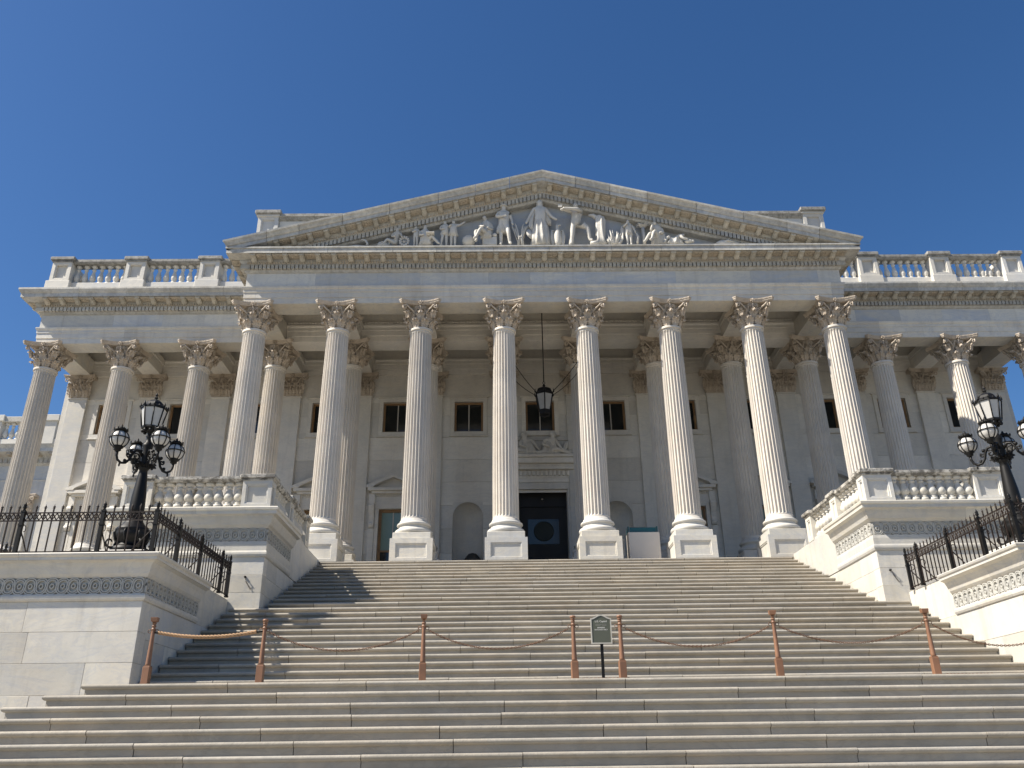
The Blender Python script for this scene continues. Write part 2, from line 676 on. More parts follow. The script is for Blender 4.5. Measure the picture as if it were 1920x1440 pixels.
def rosette(mb, fr, s0, o0, z0, r):
    for k in range(6):
        a = 2 * PI * k / 6 + 0.3
        pts = [fr(s0 + r * 0.25 * math.cos(a), o0 + 0.01, z0 + r * 0.25 * math.sin(a)), fr(s0 + r * 0.8 * math.cos(a), o0 + 0.035, z0 + r * 0.8 * math.sin(a)),
               fr(s0 + r * 1.05 * math.cos(a), o0 - 0.01, z0 + r * 1.05 * math.sin(a))]
        mb.tube(pts, [r * 0.22, r * 0.34, r * 0.12], 5)
    c = fr(s0, o0 + 0.035, z0)
    mb.ell(c, r * 0.26, r * 0.26, r * 0.26, 6, 4)


def face_orn(mb, fr, oc, half, top=1.07):
    """one face of a capital: two corner volutes, two inner scrolls, a rosette on the abacus"""
    for sg in (-1, 1):
        volute(mb, fr, sg * 0.20, oc - 0.20, 0.55, sg * (half - 0.15), oc + 0.03, 0.795, 0.115, sg, 1.35, 0.032)
        volute(mb, fr, sg * 0.17, oc - 0.20, 0.56, sg * 0.11, oc - 0.07, 0.81, 0.070, -sg, 1.2, 0.022)
        # leaf under the corner volute
        leaf(mb, fr, sg * (half - 0.25), oc - 0.14, 0.40, 0.27, 0.22, 0.13)
        leaf(mb, fr, sg * 0.24, oc - 0.19, 0.44, 0.26, 0.20, 0.10)
    mb.tube([fr(0, oc - 0.17, 0.60), fr(0, oc - 0.10, 0.78), fr(0, oc - 0.03, 0.90)], [0.03, 0.035, 0.045], 6)
    mb.ell(fr(0, oc - 0.10, 0.74), 0.07, 0.06, 0.055, 8, 5)
    rosette(mb, fr, 0, oc + 0.005, 0.985, 0.088)


def ang_frame(th):
    c, s_ = math.cos(th), math.sin(th)
    return lambda a, o, z: (o * s_ + a * c, -o * c + a * s_, z)


def column_capital():
    mb = MB()
    mb.lathe([(0.37, 0.0), (0.355, 0.3), (0.36, 0.6), (0.40, 0.80), (0.53, 0.92)], 32)
    for k in range(8):
        leaf(mb, ang_frame(k * PI / 4 + PI / 8), 0, 0.435, 0.0, 0.33, 0.33, 0.17)
        leaf(mb, ang_frame(k * PI / 4), 0, 0.425, 0.10, 0.52, 0.34, 0.20)
    for k in range(4):
        face_orn(mb, ang_frame(k * PI / 2), 0.60, 0.74)
    # abacus with hollow sides and cut corners
    out = []
    for k in range(4):
        fr = ang_frame(k * PI / 2)
        for t in range(9):
            q = -1 + t / 4
            out.append((q * 0.715, 0.585 + 0.205 * abs(q) ** 2.1, fr))
    for z0, z1, e in ((0.92, 0.96, -0.03), (0.96, 1.02, 0.0), (1.02, 1.07, 0.028)):
        lo = [fr(a, o + e, z0) for a, o, fr in out]
        hi = [fr(a, o + e + 0.012, z1) for a, o, fr in out]
        n = len(lo)
        mb.add(lo + hi, [tuple(reversed(range(n))), tuple(range(n, 2 * n))] + [(i, (i + 1) % n, n + (i + 1) % n, n + i) for i in range(n)])
    return mb


def pilaster_capital(w=0.42, side=True):
    mb = MB()
    fr = lambda a, o, z: (a, -o, z)
    mb.box(-w - 0.01, w + 0.01, -0.03, 0.22, 0, 0.94)
    for s0 in (-0.30, 0.0, 0.30):
        leaf(mb, fr, s0, 0.06, 0.0, 0.33, 0.28, 0.15)
    for s0 in (-0.42, -0.15, 0.15, 0.42):
        leaf(mb, fr, s0, 0.05, 0.10, 0.50, 0.27, 0.17)
    face_orn(mb, fr, 0.20, w + 0.26)
    poly = []
    for t in range(13):
        q = -1 + t / 6
        poly.append((q * (w + 0.27), -(0.17 + 0.11 * abs(q) ** 2.1)))
    for z0, z1, e in ((0.92, 0.96, -0.03), (0.96, 1.02, 0.0), (1.02, 1.07, 0.028)):
        pl = [(a * (1 + e), b - e) for a, b in poly] + [(w + 0.22, 0.22), (-w - 0.22, 0.22)]
        mb.prism(pl, z0, z1, 'z')
    return mb


def shaft_mesh():
    mb = MB()
    nf = 24
    seg = 7
    H = ZST - ZSB
    zs = [0, 0.03, 0.06, 0.10, 0.13, 0.17, 0.21, 0.26]
    zs += [0.26 + (H - 0.62) * i / 9 for i in range(1, 10)]
    zs += [H - 0.31, H - 0.27, H - 0.23, H - 0.19, H - 0.16, H - 0.12, H - 0.10, H - 0.085, H - 0.03, H]
    rings = []
    for z in zs:
        t = z / H
        r = 0.470 - 0.052 * (max(0, t - 0.12) / 0.88) ** 1.5
        if z < 0.06:
            r += 0.035 * (1 - z / 0.06)
        if z > H - 0.10:
            r += 0.05 if z > H - 0.09 else 0.03
        d = 0.0
        if 0.10 < z < H - 0.16:
            e = min(z - 0.10, H - 0.16 - z)
            d = 0.050 * (1 if e > 0.12 else math.sqrt(max(0, 1 - ((0.12 - e) / 0.12) ** 2)))
        ring = []
        for i in range(nf):
            for k in range(seg):
                a = 2 * PI * (i + k / seg) / nf
                # fillet for k=0..1, flute for the rest
                if k <= 1:
                    rr = r
                else:
                    q = (k - 1) / (seg - 1) * 2 - 1
                    rr = r - d * math.sqrt(max(0, 1 - q * q)) - d * 0.25
                ring.append((rr * math.cos(a), rr * math.sin(a), z))
        rings.append(ring)
    n = nf * seg
    vs_ = [p for rg in rings for p in rg]
    fs_ = []
    for j in range(len(rings) - 1):
        for i in range(n):
            k = (i + 1) % n
            fs_.append((j * n + i, j * n + k, (j + 1) * n + k, (j + 1) * n + i))
    fs_.append(tuple(reversed(range(n))))
    fs_.append(tuple((len(rings) - 1) * n + i for i in range(n)))
    mb.add(vs_, fs_, False)
    return mb


def torus_prof(r, z0, z1, bulge, n=7):
    return [(r + bulge * math.sin(PI * i / n), z0 + (z1 - z0) * (0.5 - 0.5 * math.cos(PI * i / n))) for i in range(n + 1)]


def base_mesh():
    mb = MB()
    p = [(0.60, 0.0), (0.60, 0.015)] + torus_prof(0.585, 0.015, 0.20, 0.085) + [(0.575, 0.215)]
    p += [(0.545, 0.235), (0.53, 0.27), (0.535, 0.30), (0.555, 0.315)] + torus_prof(0.545, 0.315, 0.43, 0.055) + [(0.53, 0.45), (0.505, 0.47), (0.505, 0.51)]
    mb.lathe(p, 48)
    return mb


def panel_block(x0, x1, y0, y1, z0, z1, mx, mz0, mz1, dep, fr=0.0, sides='f'):
    """a block whose faces carry a sunk panel; sides: f front(-y) b back l left r right"""
    mb = MB()

    def face(P0, U, V, Nn, w, h, on):
        # P0 corner, U/V unit axes, Nn inward normal
        P0, U, V, Nn = map(Vector, (P0, U, V, Nn))
        q = lambda a, b, d=0: tuple(P0 + U * a + V * b + Nn * d)
        if not on:
            mb.add([q(0, 0), q(w, 0), q(w, h), q(0, h)], [(0, 1, 2, 3)])
            return
        lv = [((0, 0, w, h), 0), ((mx, mz0, w - mx, h - mz1), 0), ((mx + 0.012, mz0 + 0.012, w - mx - 0.012, h - mz1 - 0.012), 0.02),
              ((mx + 0.045, mz0 + 0.045, w - mx - 0.045, h - mz1 - 0.045), 0.02), ((mx + 0.05, mz0 + 0.05, w - mx - 0.05, h - mz1 - 0.05), dep)]
        vs_ = []
        for (a0, b0, a1, b1), d in lv:
            vs_ += [q(a0, b0, d), q(a1, b0, d), q(a1, b1, d), q(a0, b1, d)]
        fs_ = []
        for L in range(len(lv) - 1):
            for i in range(4):
                j = (i + 1) % 4
                fs_.append((L * 4 + i, L * 4 + j, L * 4 + 4 + j, L * 4 + 4 + i))
        L = len(lv) - 1
        fs_.append((L * 4, L * 4 + 1, L * 4 + 2, L * 4 + 3))
        mb.add(vs_, fs_)
    w, d, h = x1 - x0, y1 - y0, z1 - z0
    face((x0, y0, z0), (1, 0, 0), (0, 0, 1), (0, 1, 0), w, h, 'f' in sides)
    face((x1, y0, z0), (0, 1, 0), (0, 0, 1), (-1, 0, 0), d, h, 'r' in sides)
    face((x1, y1, z0), (-1, 0, 0), (0, 0, 1), (0, -1, 0), w, h, 'b' in sides)
    face((x0, y1, z0), (0, -1, 0), (0, 0, 1), (1, 0, 0), d, h, 'l' in sides)
    mb.add([(x0, y0, z0), (x1, y0, z0), (x1, y1, z0), (x0, y1, z0)], [(0, 3, 2, 1)])
    mb.add([(x0, y0, z1), (x1, y0, z1), (x1, y1, z1), (x0, y1, z1)], [(0, 1, 2, 3)])
    return mb


ME_SHAFT = shaft_mesh().mesh('shaft')
ME_CAPITAL = column_capital().mesh('capital')
ME_PCAP = pilaster_capital().mesh('capital')
ME_BASE = base_mesh().mesh('base')
_p = panel_block(-0.735, 0.735, -0.735, 0.735, 0, 0.78, 0.20, 0.10, 0.17, 0.045, sides='frlb')
_p.box(-0.655, 0.655, -0.655, 0.655, 0.78, 1.0, 0.012)
ME_PED = _p.mesh('pedestal')

# ================================================================ THE BUILDING
B = thing('portico_building', 'white marble neoclassical building with a pedimented eight-column portico above the stairs', 'building', (0, 3, 0))


def column(x, y):
    c = put('column', ME_SHAFT, M_SHAFT, B, loc_in(B, (x, y, ZSB)))
    put('capital', ME_CAPITAL, M_CAP, c, (0, 0, ZST - ZSB), rot=(0, 0, rnd.choice((0, 1, 2, 3)) * PI / 2))
    put('base', ME_BASE, M_MARBLE, c, (0, 0, 1.0 - ZSB))
    put('pedestal', ME_PED, M_BLOCK, c, (0, 0, -ZSB))
    return c


for k in range(8):
    column((k - 3.5) * S, 0)
for k in range(14):
    column((k - 6.5) * S, Y2)

# ---- floor of the porticoes
fl = MB()
fl.box(-7.9, 8.1, 0.4, 7.6, -0.35, -0.004)
fl.box(-12.6, -7.95, -0.745, 7.6, -0.35, -0.004)
fl.box(8.15, 12.6, -0.745, 7.6, -0.35, -0.004)
for sg in (-1, 1):
    a, b = sorted((sg * 12.603, sg * 22.3))
    fl.box(a, b, 2.3, 7.6, -0.35, -0.004)
build(fl, 'portico_floor', M_STEP, B)
fd = MB()
fd.box(-12.4, 12.4, -0.55, 8, GZ, -0.36)
for sg in (-1, 1):
    a, b = sorted((sg * 12.41, sg * 22.1))
    fd.box(a, b, 2.5, 8, GZ, -0.36)
build(fd, 'foundation_wall', M_BLOCK, B)

# ---- back wall: stones between pilasters, cut round the openings
wall = build(MB().box(-21.6, 21.6, YW + 0.8, YW + 0.9, 0, 12.3), 'wall', M_DARK, B)
courses = [0, 0.85, 1.85, 2.9, 3.95, 5.0, 6.05, 7.12, 8.15, 9.1, 10.19]


def bay_openings(j):
    c = j * S
    o = [(c - 0.655, c + 0.655, 7.37, 8.83)]
    if j == 0:
        o.append((c - 1.08, c + 1.12, 0, 4.62))
    elif abs(j) == 1:
        o.append((c - 0.655, c + 0.655, 0.55, 4.08))
    else:
        o.append((c - 0.62, c + 0.62, 0.45, 3.80))
    return o


for j in range(-6, 7):
    x0, x1 = (j - 0.5) * S + 0.40, (j + 0.5) * S - 0.40
    ops = bay_openings(j)
    zs = sorted(set(courses) | {z for o in ops for z in o[2:4]})
    for za, zb in zip(zs[:-1], zs[1:]):
        if zb - za < 0.02:
            continue
        xs = [x0, x1]
        segs = [(x0, x1)]
        for (a, b, c0, c1) in ops:
            if za >= c0 - 1e-6 and zb <= c1 + 1e-6:
                segs = [(x0, a), (b, x1)]
        ga = 0.004 if any(abs(za - c) < 1e-6 for c in courses) else 0
        gb = 0.004 if any(abs(zb - c) < 1e-6 for c in courses) else 0
        for a, b in segs:
            dy = rnd.uniform(-0.004, 0.004)
            build(MB().box(a, b, YW + dy, YW + 0.5, za + ga, zb - gb, 0.006 if ga and gb else 0), 'wall_stone', M_INNER, wall)
# backing strip that closes the joints
bk = MB()
for j in range(-6, 7):
    x0, x1 = (j - 0.5) * S + 0.40, (j + 0.5) * S - 0.40
    for (a, b) in ((x0, x0 + 0.14), (x1 - 0.14, x1)):
        bk.box(a, b, YW + 0.03, YW + 0.49, 0, 10.19)
build(bk, 'joint_mortar', M_INNER, wall)

# pilasters
for k in range(14):
    x = (k - 6.5) * S
    mb = MB()
    mb.box(x - 0.42, x + 0.42, YW - 0.15, YW + 0.5, 1.45, ZST - 0.06, 0.01)
    mb.box(x - 0.46, x + 0.46, YW - 0.19, YW + 0.5, ZST - 0.06, ZST + 0.0, 0.01)
    mb.box(x - 0.50, x + 0.50, YW - 0.23, YW + 0.45, 1.02, 1.25, 0.03)
    mb.box(x - 0.46, x + 0.46, YW - 0.19, YW + 0.45, 1.25, 1.45, 0.03)
    mb.box(x - 0.56, x + 0.56, YW - 0.28, YW + 0.45, 0, 1.02, 0.01)
    p = build(mb, 'pilaster', M_INNER if 0 < k < 13 else M_MARBLE, B)
    put('capital', ME_PCAP, M_CAP, p, Vector((x, YW - 0.15, ZST)) - wloc(p))
# outer corners of the wall
for sg in (-1, 1):
    a, b = sorted((sg * 21.55, sg * 21.85))
    mb = MB().box(a, b, YW + 0.05, 24, 0, 10.19, 0.01)
    a, b = sorted((sg * 20.5, sg * 21.84))
    mb.box(a, b, YW + 0.51, YW + 0.9, 0, 10.19)
    build(mb, 'corner_pier', M_MARBLE, B)

# ---- upper windows
def sur_prof(w0, w1, z0, z1, t, d0):
    """rectangular frame of width t round an opening, as four butted boxes"""
    mb = MB()
    y0, y1 = YW - d0, YW + 0.05
    mb.box(w0 - t, w1 + t, y0, y1, z1, z1 + t, 0.01)
    mb.box(w0 - t, w1 + t, y0, y1, z0 - t, z0, 0.01)
    mb.box(w0 - t, w0, y0, y1, z0, z1, 0.01)
    mb.box(w1, w1 + t, y0, y1, z0, z1, 0.01)
    return mb


ME_UW = {}


def upper_window(c):
    mb = sur_prof(c - 0.655, c + 0.655, 7.37, 8.83, 0.19, 0.06)
    mb.box(c - 0.91, c + 0.91, YW - 0.11, YW + 0.05, 8.83 + 0.19, 8.83 + 0.25, 0.01)
    mb.box(c - 0.88, c + 0.88, YW - 0.10, YW + 0.05, 7.37 - 0.24, 7.37 - 0.19, 0.01)
    w = build(mb, 'window', M_INNER, B)
    fr = MB()
    x0, x1, z0, z1 = c - 0.655, c + 0.655, 7.37, 8.83
    ya, yb = YW + 0.10, YW + 0.20
    fr.box(x0, x1, ya, yb, z1 - 0.09, z1)
    fr.box(x0, x1, ya, yb, z0, z0 + 0.07)
    fr.box(x0, x0 + 0.09, ya, yb, z0 + 0.07, z1 - 0.09)
    fr.box(x1 - 0.09, x1, ya, yb, z0 + 0.07, z1 - 0.09)
    build(fr, 'sash_frame', M_WOOD, w)
    build(MB().box(c - 0.022, c + 0.022, ya + 0.03, yb - 0.01, z0 + 0.07, z1 - 0.09), 'mullion', M_KIOSK, w)
    for (a, b) in ((x0 + 0.09, c - 0.022), (c + 0.022, x1 - 0.09)):
        build(MB().box(a, b, ya + 0.055, yb - 0.02, z0 + 0.07, z1 - 0.09), 'pane', M_GLASS, w)


for j in range(-6, 7):
    upper_window(j * S)

# ---- lower windows with their own small pediments
def lower_window(c):
    x0, x1, z0, z1 = c - 0.62, c + 0.62, 0.45, 3.80
    mb = sur_prof(x0, x1, z0, z1, 0.16, 0.06)
    mb.box(c - 0.82, c + 0.82, YW - 0.05, YW + 0.05, 3.96, 4.45)
    # dentils
    for i in range(16):
        xx = c - 0.74 + i * 1.48 / 15
        mb.box(xx - 0.028, xx + 0.028, YW - 0.11, YW - 0.04, 4.36, 4.45)
    mb.box(c - 0.95, c + 0.95, YW - 0.24, YW + 0.05, 4.45, 4.56, 0.012)
    mb.box(c - 1.10, c + 1.10, YW - 0.34, YW + 0.05, 4.56, 4.70, 0.012)
    # brackets at both sides
    for sg in (-1, 1):
        xx = c + sg * 0.92
        mb.box(xx - 0.13, xx + 0.13, YW - 0.18, YW + 0.05, 4.02, 4.45, 0.01)
        pl = [(YW + 0.05, 4.0), (YW - 0.24, 4.0), (YW - 0.27, 3.9), (YW - 0.22, 3.72), (YW - 0.12, 3.5), (YW - 0.09, 3.3), (YW - 0.12, 3.15), (YW - 0.16, 3.08), (YW - 0.10, 2.98), (YW + 0.05, 2.95)]
        mb.prism(pl, xx - 0.11, xx + 0.11, 'x')
        mb.tube([(xx - 0.12, YW - 0.19, 3.88), (xx + 0.12, YW - 0.19, 3.88)], 0.075, 10)
        mb.tube([(xx - 0.12, YW - 0.10, 3.12), (xx + 0.12, YW - 0.10, 3.12)], 0.06, 10)
        mb.box(xx - 0.13, xx + 0.13, YW - 0.06, YW + 0.05, 0.45, 2.93, 0.01)
    w = build(mb, 'pedimented_window', M_INNER, B)
    # pediment
    pm = MB()
    pm.prism([(c - 1.16, 4.70), (c + 1.16, 4.70), (c + 1.16, 4.76), (c, 5.30), (c - 1.16, 4.76)], YW - 0.06, YW + 0.05, 'y')
    for sg in (-1, 1):
        pm.prism([(c + sg * 1.20, 4.70), (c + sg * 1.20, 4.78), (c, 5.33), (c, 5.16), (c + sg * 0.80, 4.80), (c + sg * 0.88, 4.70)], YW - 0.36, YW - 0.065, 'y')
    build(pm, 'window_pediment', M_INNER, w)
    fr = MB()
    ya, yb = YW + 0.12, YW + 0.24
    fr.box(x0, x1, ya, yb, z1 - 0.12, z1)
    fr.box(x0, x0 + 0.12, ya, yb, z0, z1 - 0.12)
    fr.box(x1 - 0.12, x1, ya, yb, z0, z1 - 0.12)
    fr.box(x0 + 0.12, x1 - 0.12, ya, yb, z0, z0 + 0.1)
    fr.box(x0 + 0.12, x1 - 0.12, ya + 0.01, yb, 1.95, 2.03)
    build(fr, 'sash_frame', M_WOOD, w)
    build(MB().box(x0 + 0.12, c - 0.02, ya + 0.05, yb - 0.03, 2.03, z1 - 0.12), 'pane', M_PALEG, w)
    build(MB().box(c + 0.02, x1 - 0.12, ya + 0.05, yb - 0.03, 2.03, z1 - 0.12), 'pane', M_PALEG, w)
    build(MB().box(c - 0.02, c + 0.02, ya + 0.02, yb - 0.02, 2.03, z1 - 0.12), 'mullion', M_KIOSK, w)
    build(MB().box(x0 + 0.12, x1 - 0.12, ya + 0.05, yb - 0.03, z0 + 0.1, 1.95), 'pane', M_GLASS, w)


for j in (-6, -5, -4, -3, -2, 2, 3, 4, 5, 6):
    lower_window(j * S)

# ---- niches
def niche(c, vase):
    r = 0.655
    zt = 4.08 - r
    mb = MB()
    n = 12
    # half round body and quarter sphere head
    cols = [(c - r * math.cos(PI * i / n), YW + 0.0 + 0.62 * math.sin(PI * i / n)) for i in range(n + 1)]
    zs = [0.55 + (zt - 0.55) * t / 3 for t in range(4)]
    vs_ = [(x, y, z) for z in zs for x, y in cols]
    for t in range(1, 8):
        ph = PI / 2 * t / 7
        for i in range(n + 1):
            a = PI * i / n
            # the head narrows towards the crown
            vs_.append((c - r * math.cos(a) * math.cos(ph), YW + 0.62 * math.sin(a) * math.cos(ph), zt + r * math.sin(ph)))
    rows = len(zs) + 7
    fs_ = [(j * (n + 1) + i, j * (n + 1) + i + 1, (j + 1) * (n + 1) + i + 1, (j + 1) * (n + 1) + i) for j in range(rows - 1) for i in range(n)]
    mb.add(vs_, fs_, True)
    mb.box(c - r, c + r, YW, YW + 0.62, 0.45, 0.55)
    o = build(mb, 'niche', M_INNER, B)
    # spandrels that make the head of the opening round
    sp = MB()
    for sg in (-1, 1):
        pl = [(c + sg * r, zt)]
        for t in range(9):
            a = PI / 2 * t / 8
            pl.append((c + sg * r * math.cos(a), zt + r * math.sin(a)))
        pl += [(c + sg * r, 4.08)]
        sp.prism(pl[1:], YW - 0.002, YW + 0.5, 'y')
    build(sp, 'arch_stone', M_INNER, o)
    if vase:
        build(MB().lathe([(0.32, 0.55), (0.36, 0.85), (0.37, 1.40), (0.32, 1.70), (0.18, 1.86), (0.0, 1.92)], 14, c + 0.20, YW + 0.30, 0), 'dark_vase', M_URN, o)


niche(-S, True)
niche(S, False)

# ---- main door
D = build(sur_prof(-1.08, 1.12, -0.30, 4.62, 0.30, 0.07), 'main_door', M_INNER, B)
dm = MB()
dm.box(-1.10, 1.14, YW + 0.05, YW + 0.06, 4.50, 4.62)
dm.box(-1.5, 1.54, YW - 0.05, YW + 0.05, 4.94, 5.02, 0.01)
dm.box(-1.42, 1.46, YW - 0.03, YW + 0.05, 5.02, 5.14)
for i in range(13):
    xx = -1.12 + i * 2.28 / 12
    dm.box(xx - 0.06, xx + 0.06, YW - 0.16, YW - 0.03, 5.22, 5.44, 0.02)
dm.box(-1.40, 1.44, YW - 0.06, YW + 0.05, 5.14, 5.48)
dm.box(-1.60, 1.64, YW - 0.28, YW + 0.05, 5.48, 5.60, 0.02)
for i in range(24):
    xx = -1.45 + i * 2.94 / 23
    dm.box(xx - 0.035, xx + 0.035, YW - 0.31, YW - 0.24, 5.61, 5.69)
dm.box(-1.62, 1.66, YW - 0.26, YW + 0.05, 5.60, 5.72)
dm.box(-1.75, 1.79, YW - 0.42, YW + 0.05, 5.72, 5.98, 0.03)
dm.box(-1.82, 1.86, YW - 0.50, YW + 0.05, 5.98, 6.12, 0.02)
for sg in (-1, 1):
    xx = 0.02 + sg * 1.62
    dm.prism([(YW + 0.05, 5.1), (YW - 0.26, 5.05), (YW - 0.28, 4.85), (YW - 0.14, 4.5), (YW - 0.10, 4.1), (YW - 0.16, 3.9), (YW - 0.08, 3.75), (YW + 0.05, 3.7)], xx - 0.12, xx + 0.12, 'x')
    dm.tube([(xx - 0.13, YW - 0.18, 4.9), (xx + 0.13, YW - 0.18, 4.9)], 0.09, 10)
    dm.tube([(xx - 0.13, YW - 0.10, 3.95), (xx + 0.13, YW - 0.10, 3.95)], 0.07, 10)
build(dm, 'door_cornice', M_INNER, D)
dr = MB()
dr.box(-1.08, 1.12, YW + 0.40, YW + 0.48, 3.95, 4.05)
dr.box(-1.08, 1.12, YW + 0.47, YW + 0.52, 0, 4.62)  # near-black sheet: darkness of the unlit interior painted across the opening
build(dr, 'transom_and_void', M_DOORWAY, D)
build(MB().box(-0.64, 0.72, YW + 0.44, YW + 0.468, 2.30, 3.40), 'door_glass', M_DGLASS, D)
put('seal', MB().lathe([(0.0, 0), (0.44, 0.0), (0.44, 0.012), (0.39, 0.018), (0.37, 0.012), (0.0, 0.014)], 32).mesh('seal'), M_SEAL, D, loc_in(D, (0.05, YW + 0.438, 2.86)), (R(90), 0, 0))
for a, b in ((-0.55, -0.08), (0.22, 0.68)):
    build(MB().box(a, b, YW + 0.44, YW + 0.468, 0.45, 1.6), 'door_glass', M_DGLASS, D)
build(MB().ell((0.02, YW + 0.36, 4.28), 0.05, 0.05, 0.03, 8, 5), 'door_light', M_KIOSK, D)

# ---- entablatures
ARCH = [(0.0, 10.19), (0.0, 10.44), (0.025, 10.445), (0.025, 10.68), (0.05, 10.685), (0.05, 10.80), (0.085, 10.84), (0.10, 10.90), (0.10, 10.94), (-0.90, 10.94), (-0.90, 10.19)]
ARCH_IN = ARCH
FRZ = [(0.0, 10.94), (0.0, 11.56), (-0.6, 11.56), (-0.6, 10.94)]
BED = [(0.0, 11.56), (0.06, 11.58), (0.11, 11.66), (0.11, 11.84), (0.20, 11.86), (0.27, 11.98), (0.27, 12.06), (-0.5, 12.06), (-0.5, 11.56)]
CORO = [(0.26, 12.06), (0.68, 12.12), (0.70, 12.09), (0.70, 12.26), (0.74, 12.30), (0.78, 12.38), (0.80, 12.42), (0.80, 12.50), (-0.5, 12.54), (-0.5, 12.06)]
CORO_P = [(0.26, 12.06), (0.68, 12.12), (0.70, 12.09), (0.70, 12.29), (0.735, 12.30), (0.735, 12.36), (-0.5, 12.36), (-0.5, 12.06)]

pathF = [(-XF, 2.84), (-XF, -0.45), (XF, -0.45), (XF, 2.84)]
pathL = [(-XWG, 12.0), (-XWG, Y2 - 0.45), (-XF - 0.003, Y2 - 0.45)]
pathR = [(XF + 0.003, Y2 - 0.45), (XWG, Y2 - 0.45), (XWG, 12.0)]
lf = 2.84 + 0.45
brF = [lf + (XF - 3.5 * S) + k * S for k in range(8)]
lw = 12.0 - (Y2 - 0.45)
brL = [lw + (XWG - 6.5 * S) + k * S for k in range(0, 4)] + [3, 6]
brR = [(6.5 * S - XF) - k * S for k in range(0, 4)] + [XWG - XF + 3, XWG - XF + 6]
EN = {}
for nm, path, br in (('portico_entablature', pathF, brF), ('wing_entablature', pathL, brL), ('wing_entablature', pathR, brR)):
    first = nm not in EN
    e = build(MB().sweep(BED, path), nm, M_CORN, B)
    EN.setdefault(nm, []).append(e)
    runs(ARCH, path, br, 'architrave_stone', M_ARCH, e, 0.004)
    tot = sum((Vector(path[i + 1]) - Vector(path[i])).length for i in range(len(path) - 1))
    b2 = []
    s_ = rnd.uniform(1.0, 2.0)
    while s_ < tot:
        b2.append(s_)
        s_ += rnd.uniform(1.5, 3.4)
    runs(FRZ, path, b2, 'frieze_stone', M_FRIEZE, e, 0.003)
    b3 = [s_ + 0.3 for s_ in steps_to(0, tot, int(tot / 2.1), 0.25)[1:-1]]
    runs(CORO_P if nm[0] == 'p' else CORO, path, b3, 'cornice_stone', M_CORN, e, 0.012)

# dentils, egg band, modillions
def along(path, sp):
    """points at even spacing on each straight of the path: (x, y, outward nx, ny, heading)"""
    res = []
    for a, b in zip(path[:-1], path[1:]):
        a, b = Vector(a), Vector(b)
        d = (b - a)
        L = d.length
        d.normalize()
        n = max(1, round(L / sp))
        res.append([(a + d * (L * (i + 0.5) / n), Vector((d.y, -d.x)), d) for i in range(n)])
    return res


def obox(mb, p, n, d, w, o0, o1, z0, z1):
    a = p - d * w / 2
    b = p + d * w / 2
    q = []
    for z in (z0, z1):
        for pt, o in ((a, o0), (b, o0), (b, o1), (a, o1)):
            r_ = pt + n * o
            q.append((r_.x, r_.y, z))
    mb.add(q, [(0, 3, 2, 1), (4, 5, 6, 7), (0, 1, 5, 4), (1, 2, 6, 5), (2, 3, 7, 6), (3, 0, 4, 7)])


def modillion_mesh():
    mb = MB()
    w = 0.100
    pl = [(0.0, 0.0), (0.0, -0.16), (0.05, -0.165), (0.12, -0.14), (0.20, -0.095), (0.28, -0.075), (0.33, -0.085), (0.37, -0.075), (0.385, -0.04), (0.38, 0.0)]
    mb.prism([(-a, b) for a, b in pl], -w, w, 'x')
    mb.prism([(-a - (0.012 if i else 0), b - 0.025) for i, (a, b) in enumerate(pl[1:9])] + [(-0.36, -0.03), (0, -0.03)], -0.06, 0.06, 'x')
    mb.tube([(-w - 0.012, -0.055, -0.11), (w + 0.012, -0.055, -0.11)], 0.05, 8)
    mb.tube([(-w - 0.008, -0.345, -0.055), (w + 0.008, -0.345, -0.055)], 0.032, 8)
    mb.box(-w - 0.03, w + 0.03, -0.41, 0.0, -0.004, 0.03)
    return mb


ME_MOD = modillion_mesh().mesh('modillion')


def soffit_shell(mb, fr):
    """a brown panel coloured like a shaded coffer, with its flower between two modillions"""
    q = [fr(a, o, z) for z in (-0.035, -0.004) for a, o in ((-0.20, 0.03), (0.20, 0.03), (0.20, 0.39), (-0.20, 0.39))]  # raised brown plate; its darker colour imitates the shade of a recess
    mb.add(q, [(0, 3, 2, 1), (4, 5, 6, 7), (0, 1, 5, 4), (1, 2, 6, 5), (2, 3, 7, 6), (3, 0, 4, 7)])
    n = 10
    pts = [fr(0.155 * math.cos(2 * PI * i / n), 0.22 + 0.15 * math.sin(2 * PI * i / n), -0.02) for i in range(n + 1)]
    mb.tube(pts, 0.030, 5, caps=False)
    for i in range(5):
        a = 2 * PI * i / 5
        mb.ell(fr(0.05 * math.cos(a), 0.22 + 0.05 * math.sin(a), -0.04), 0.034, 0.034, 0.03, 6, 4)


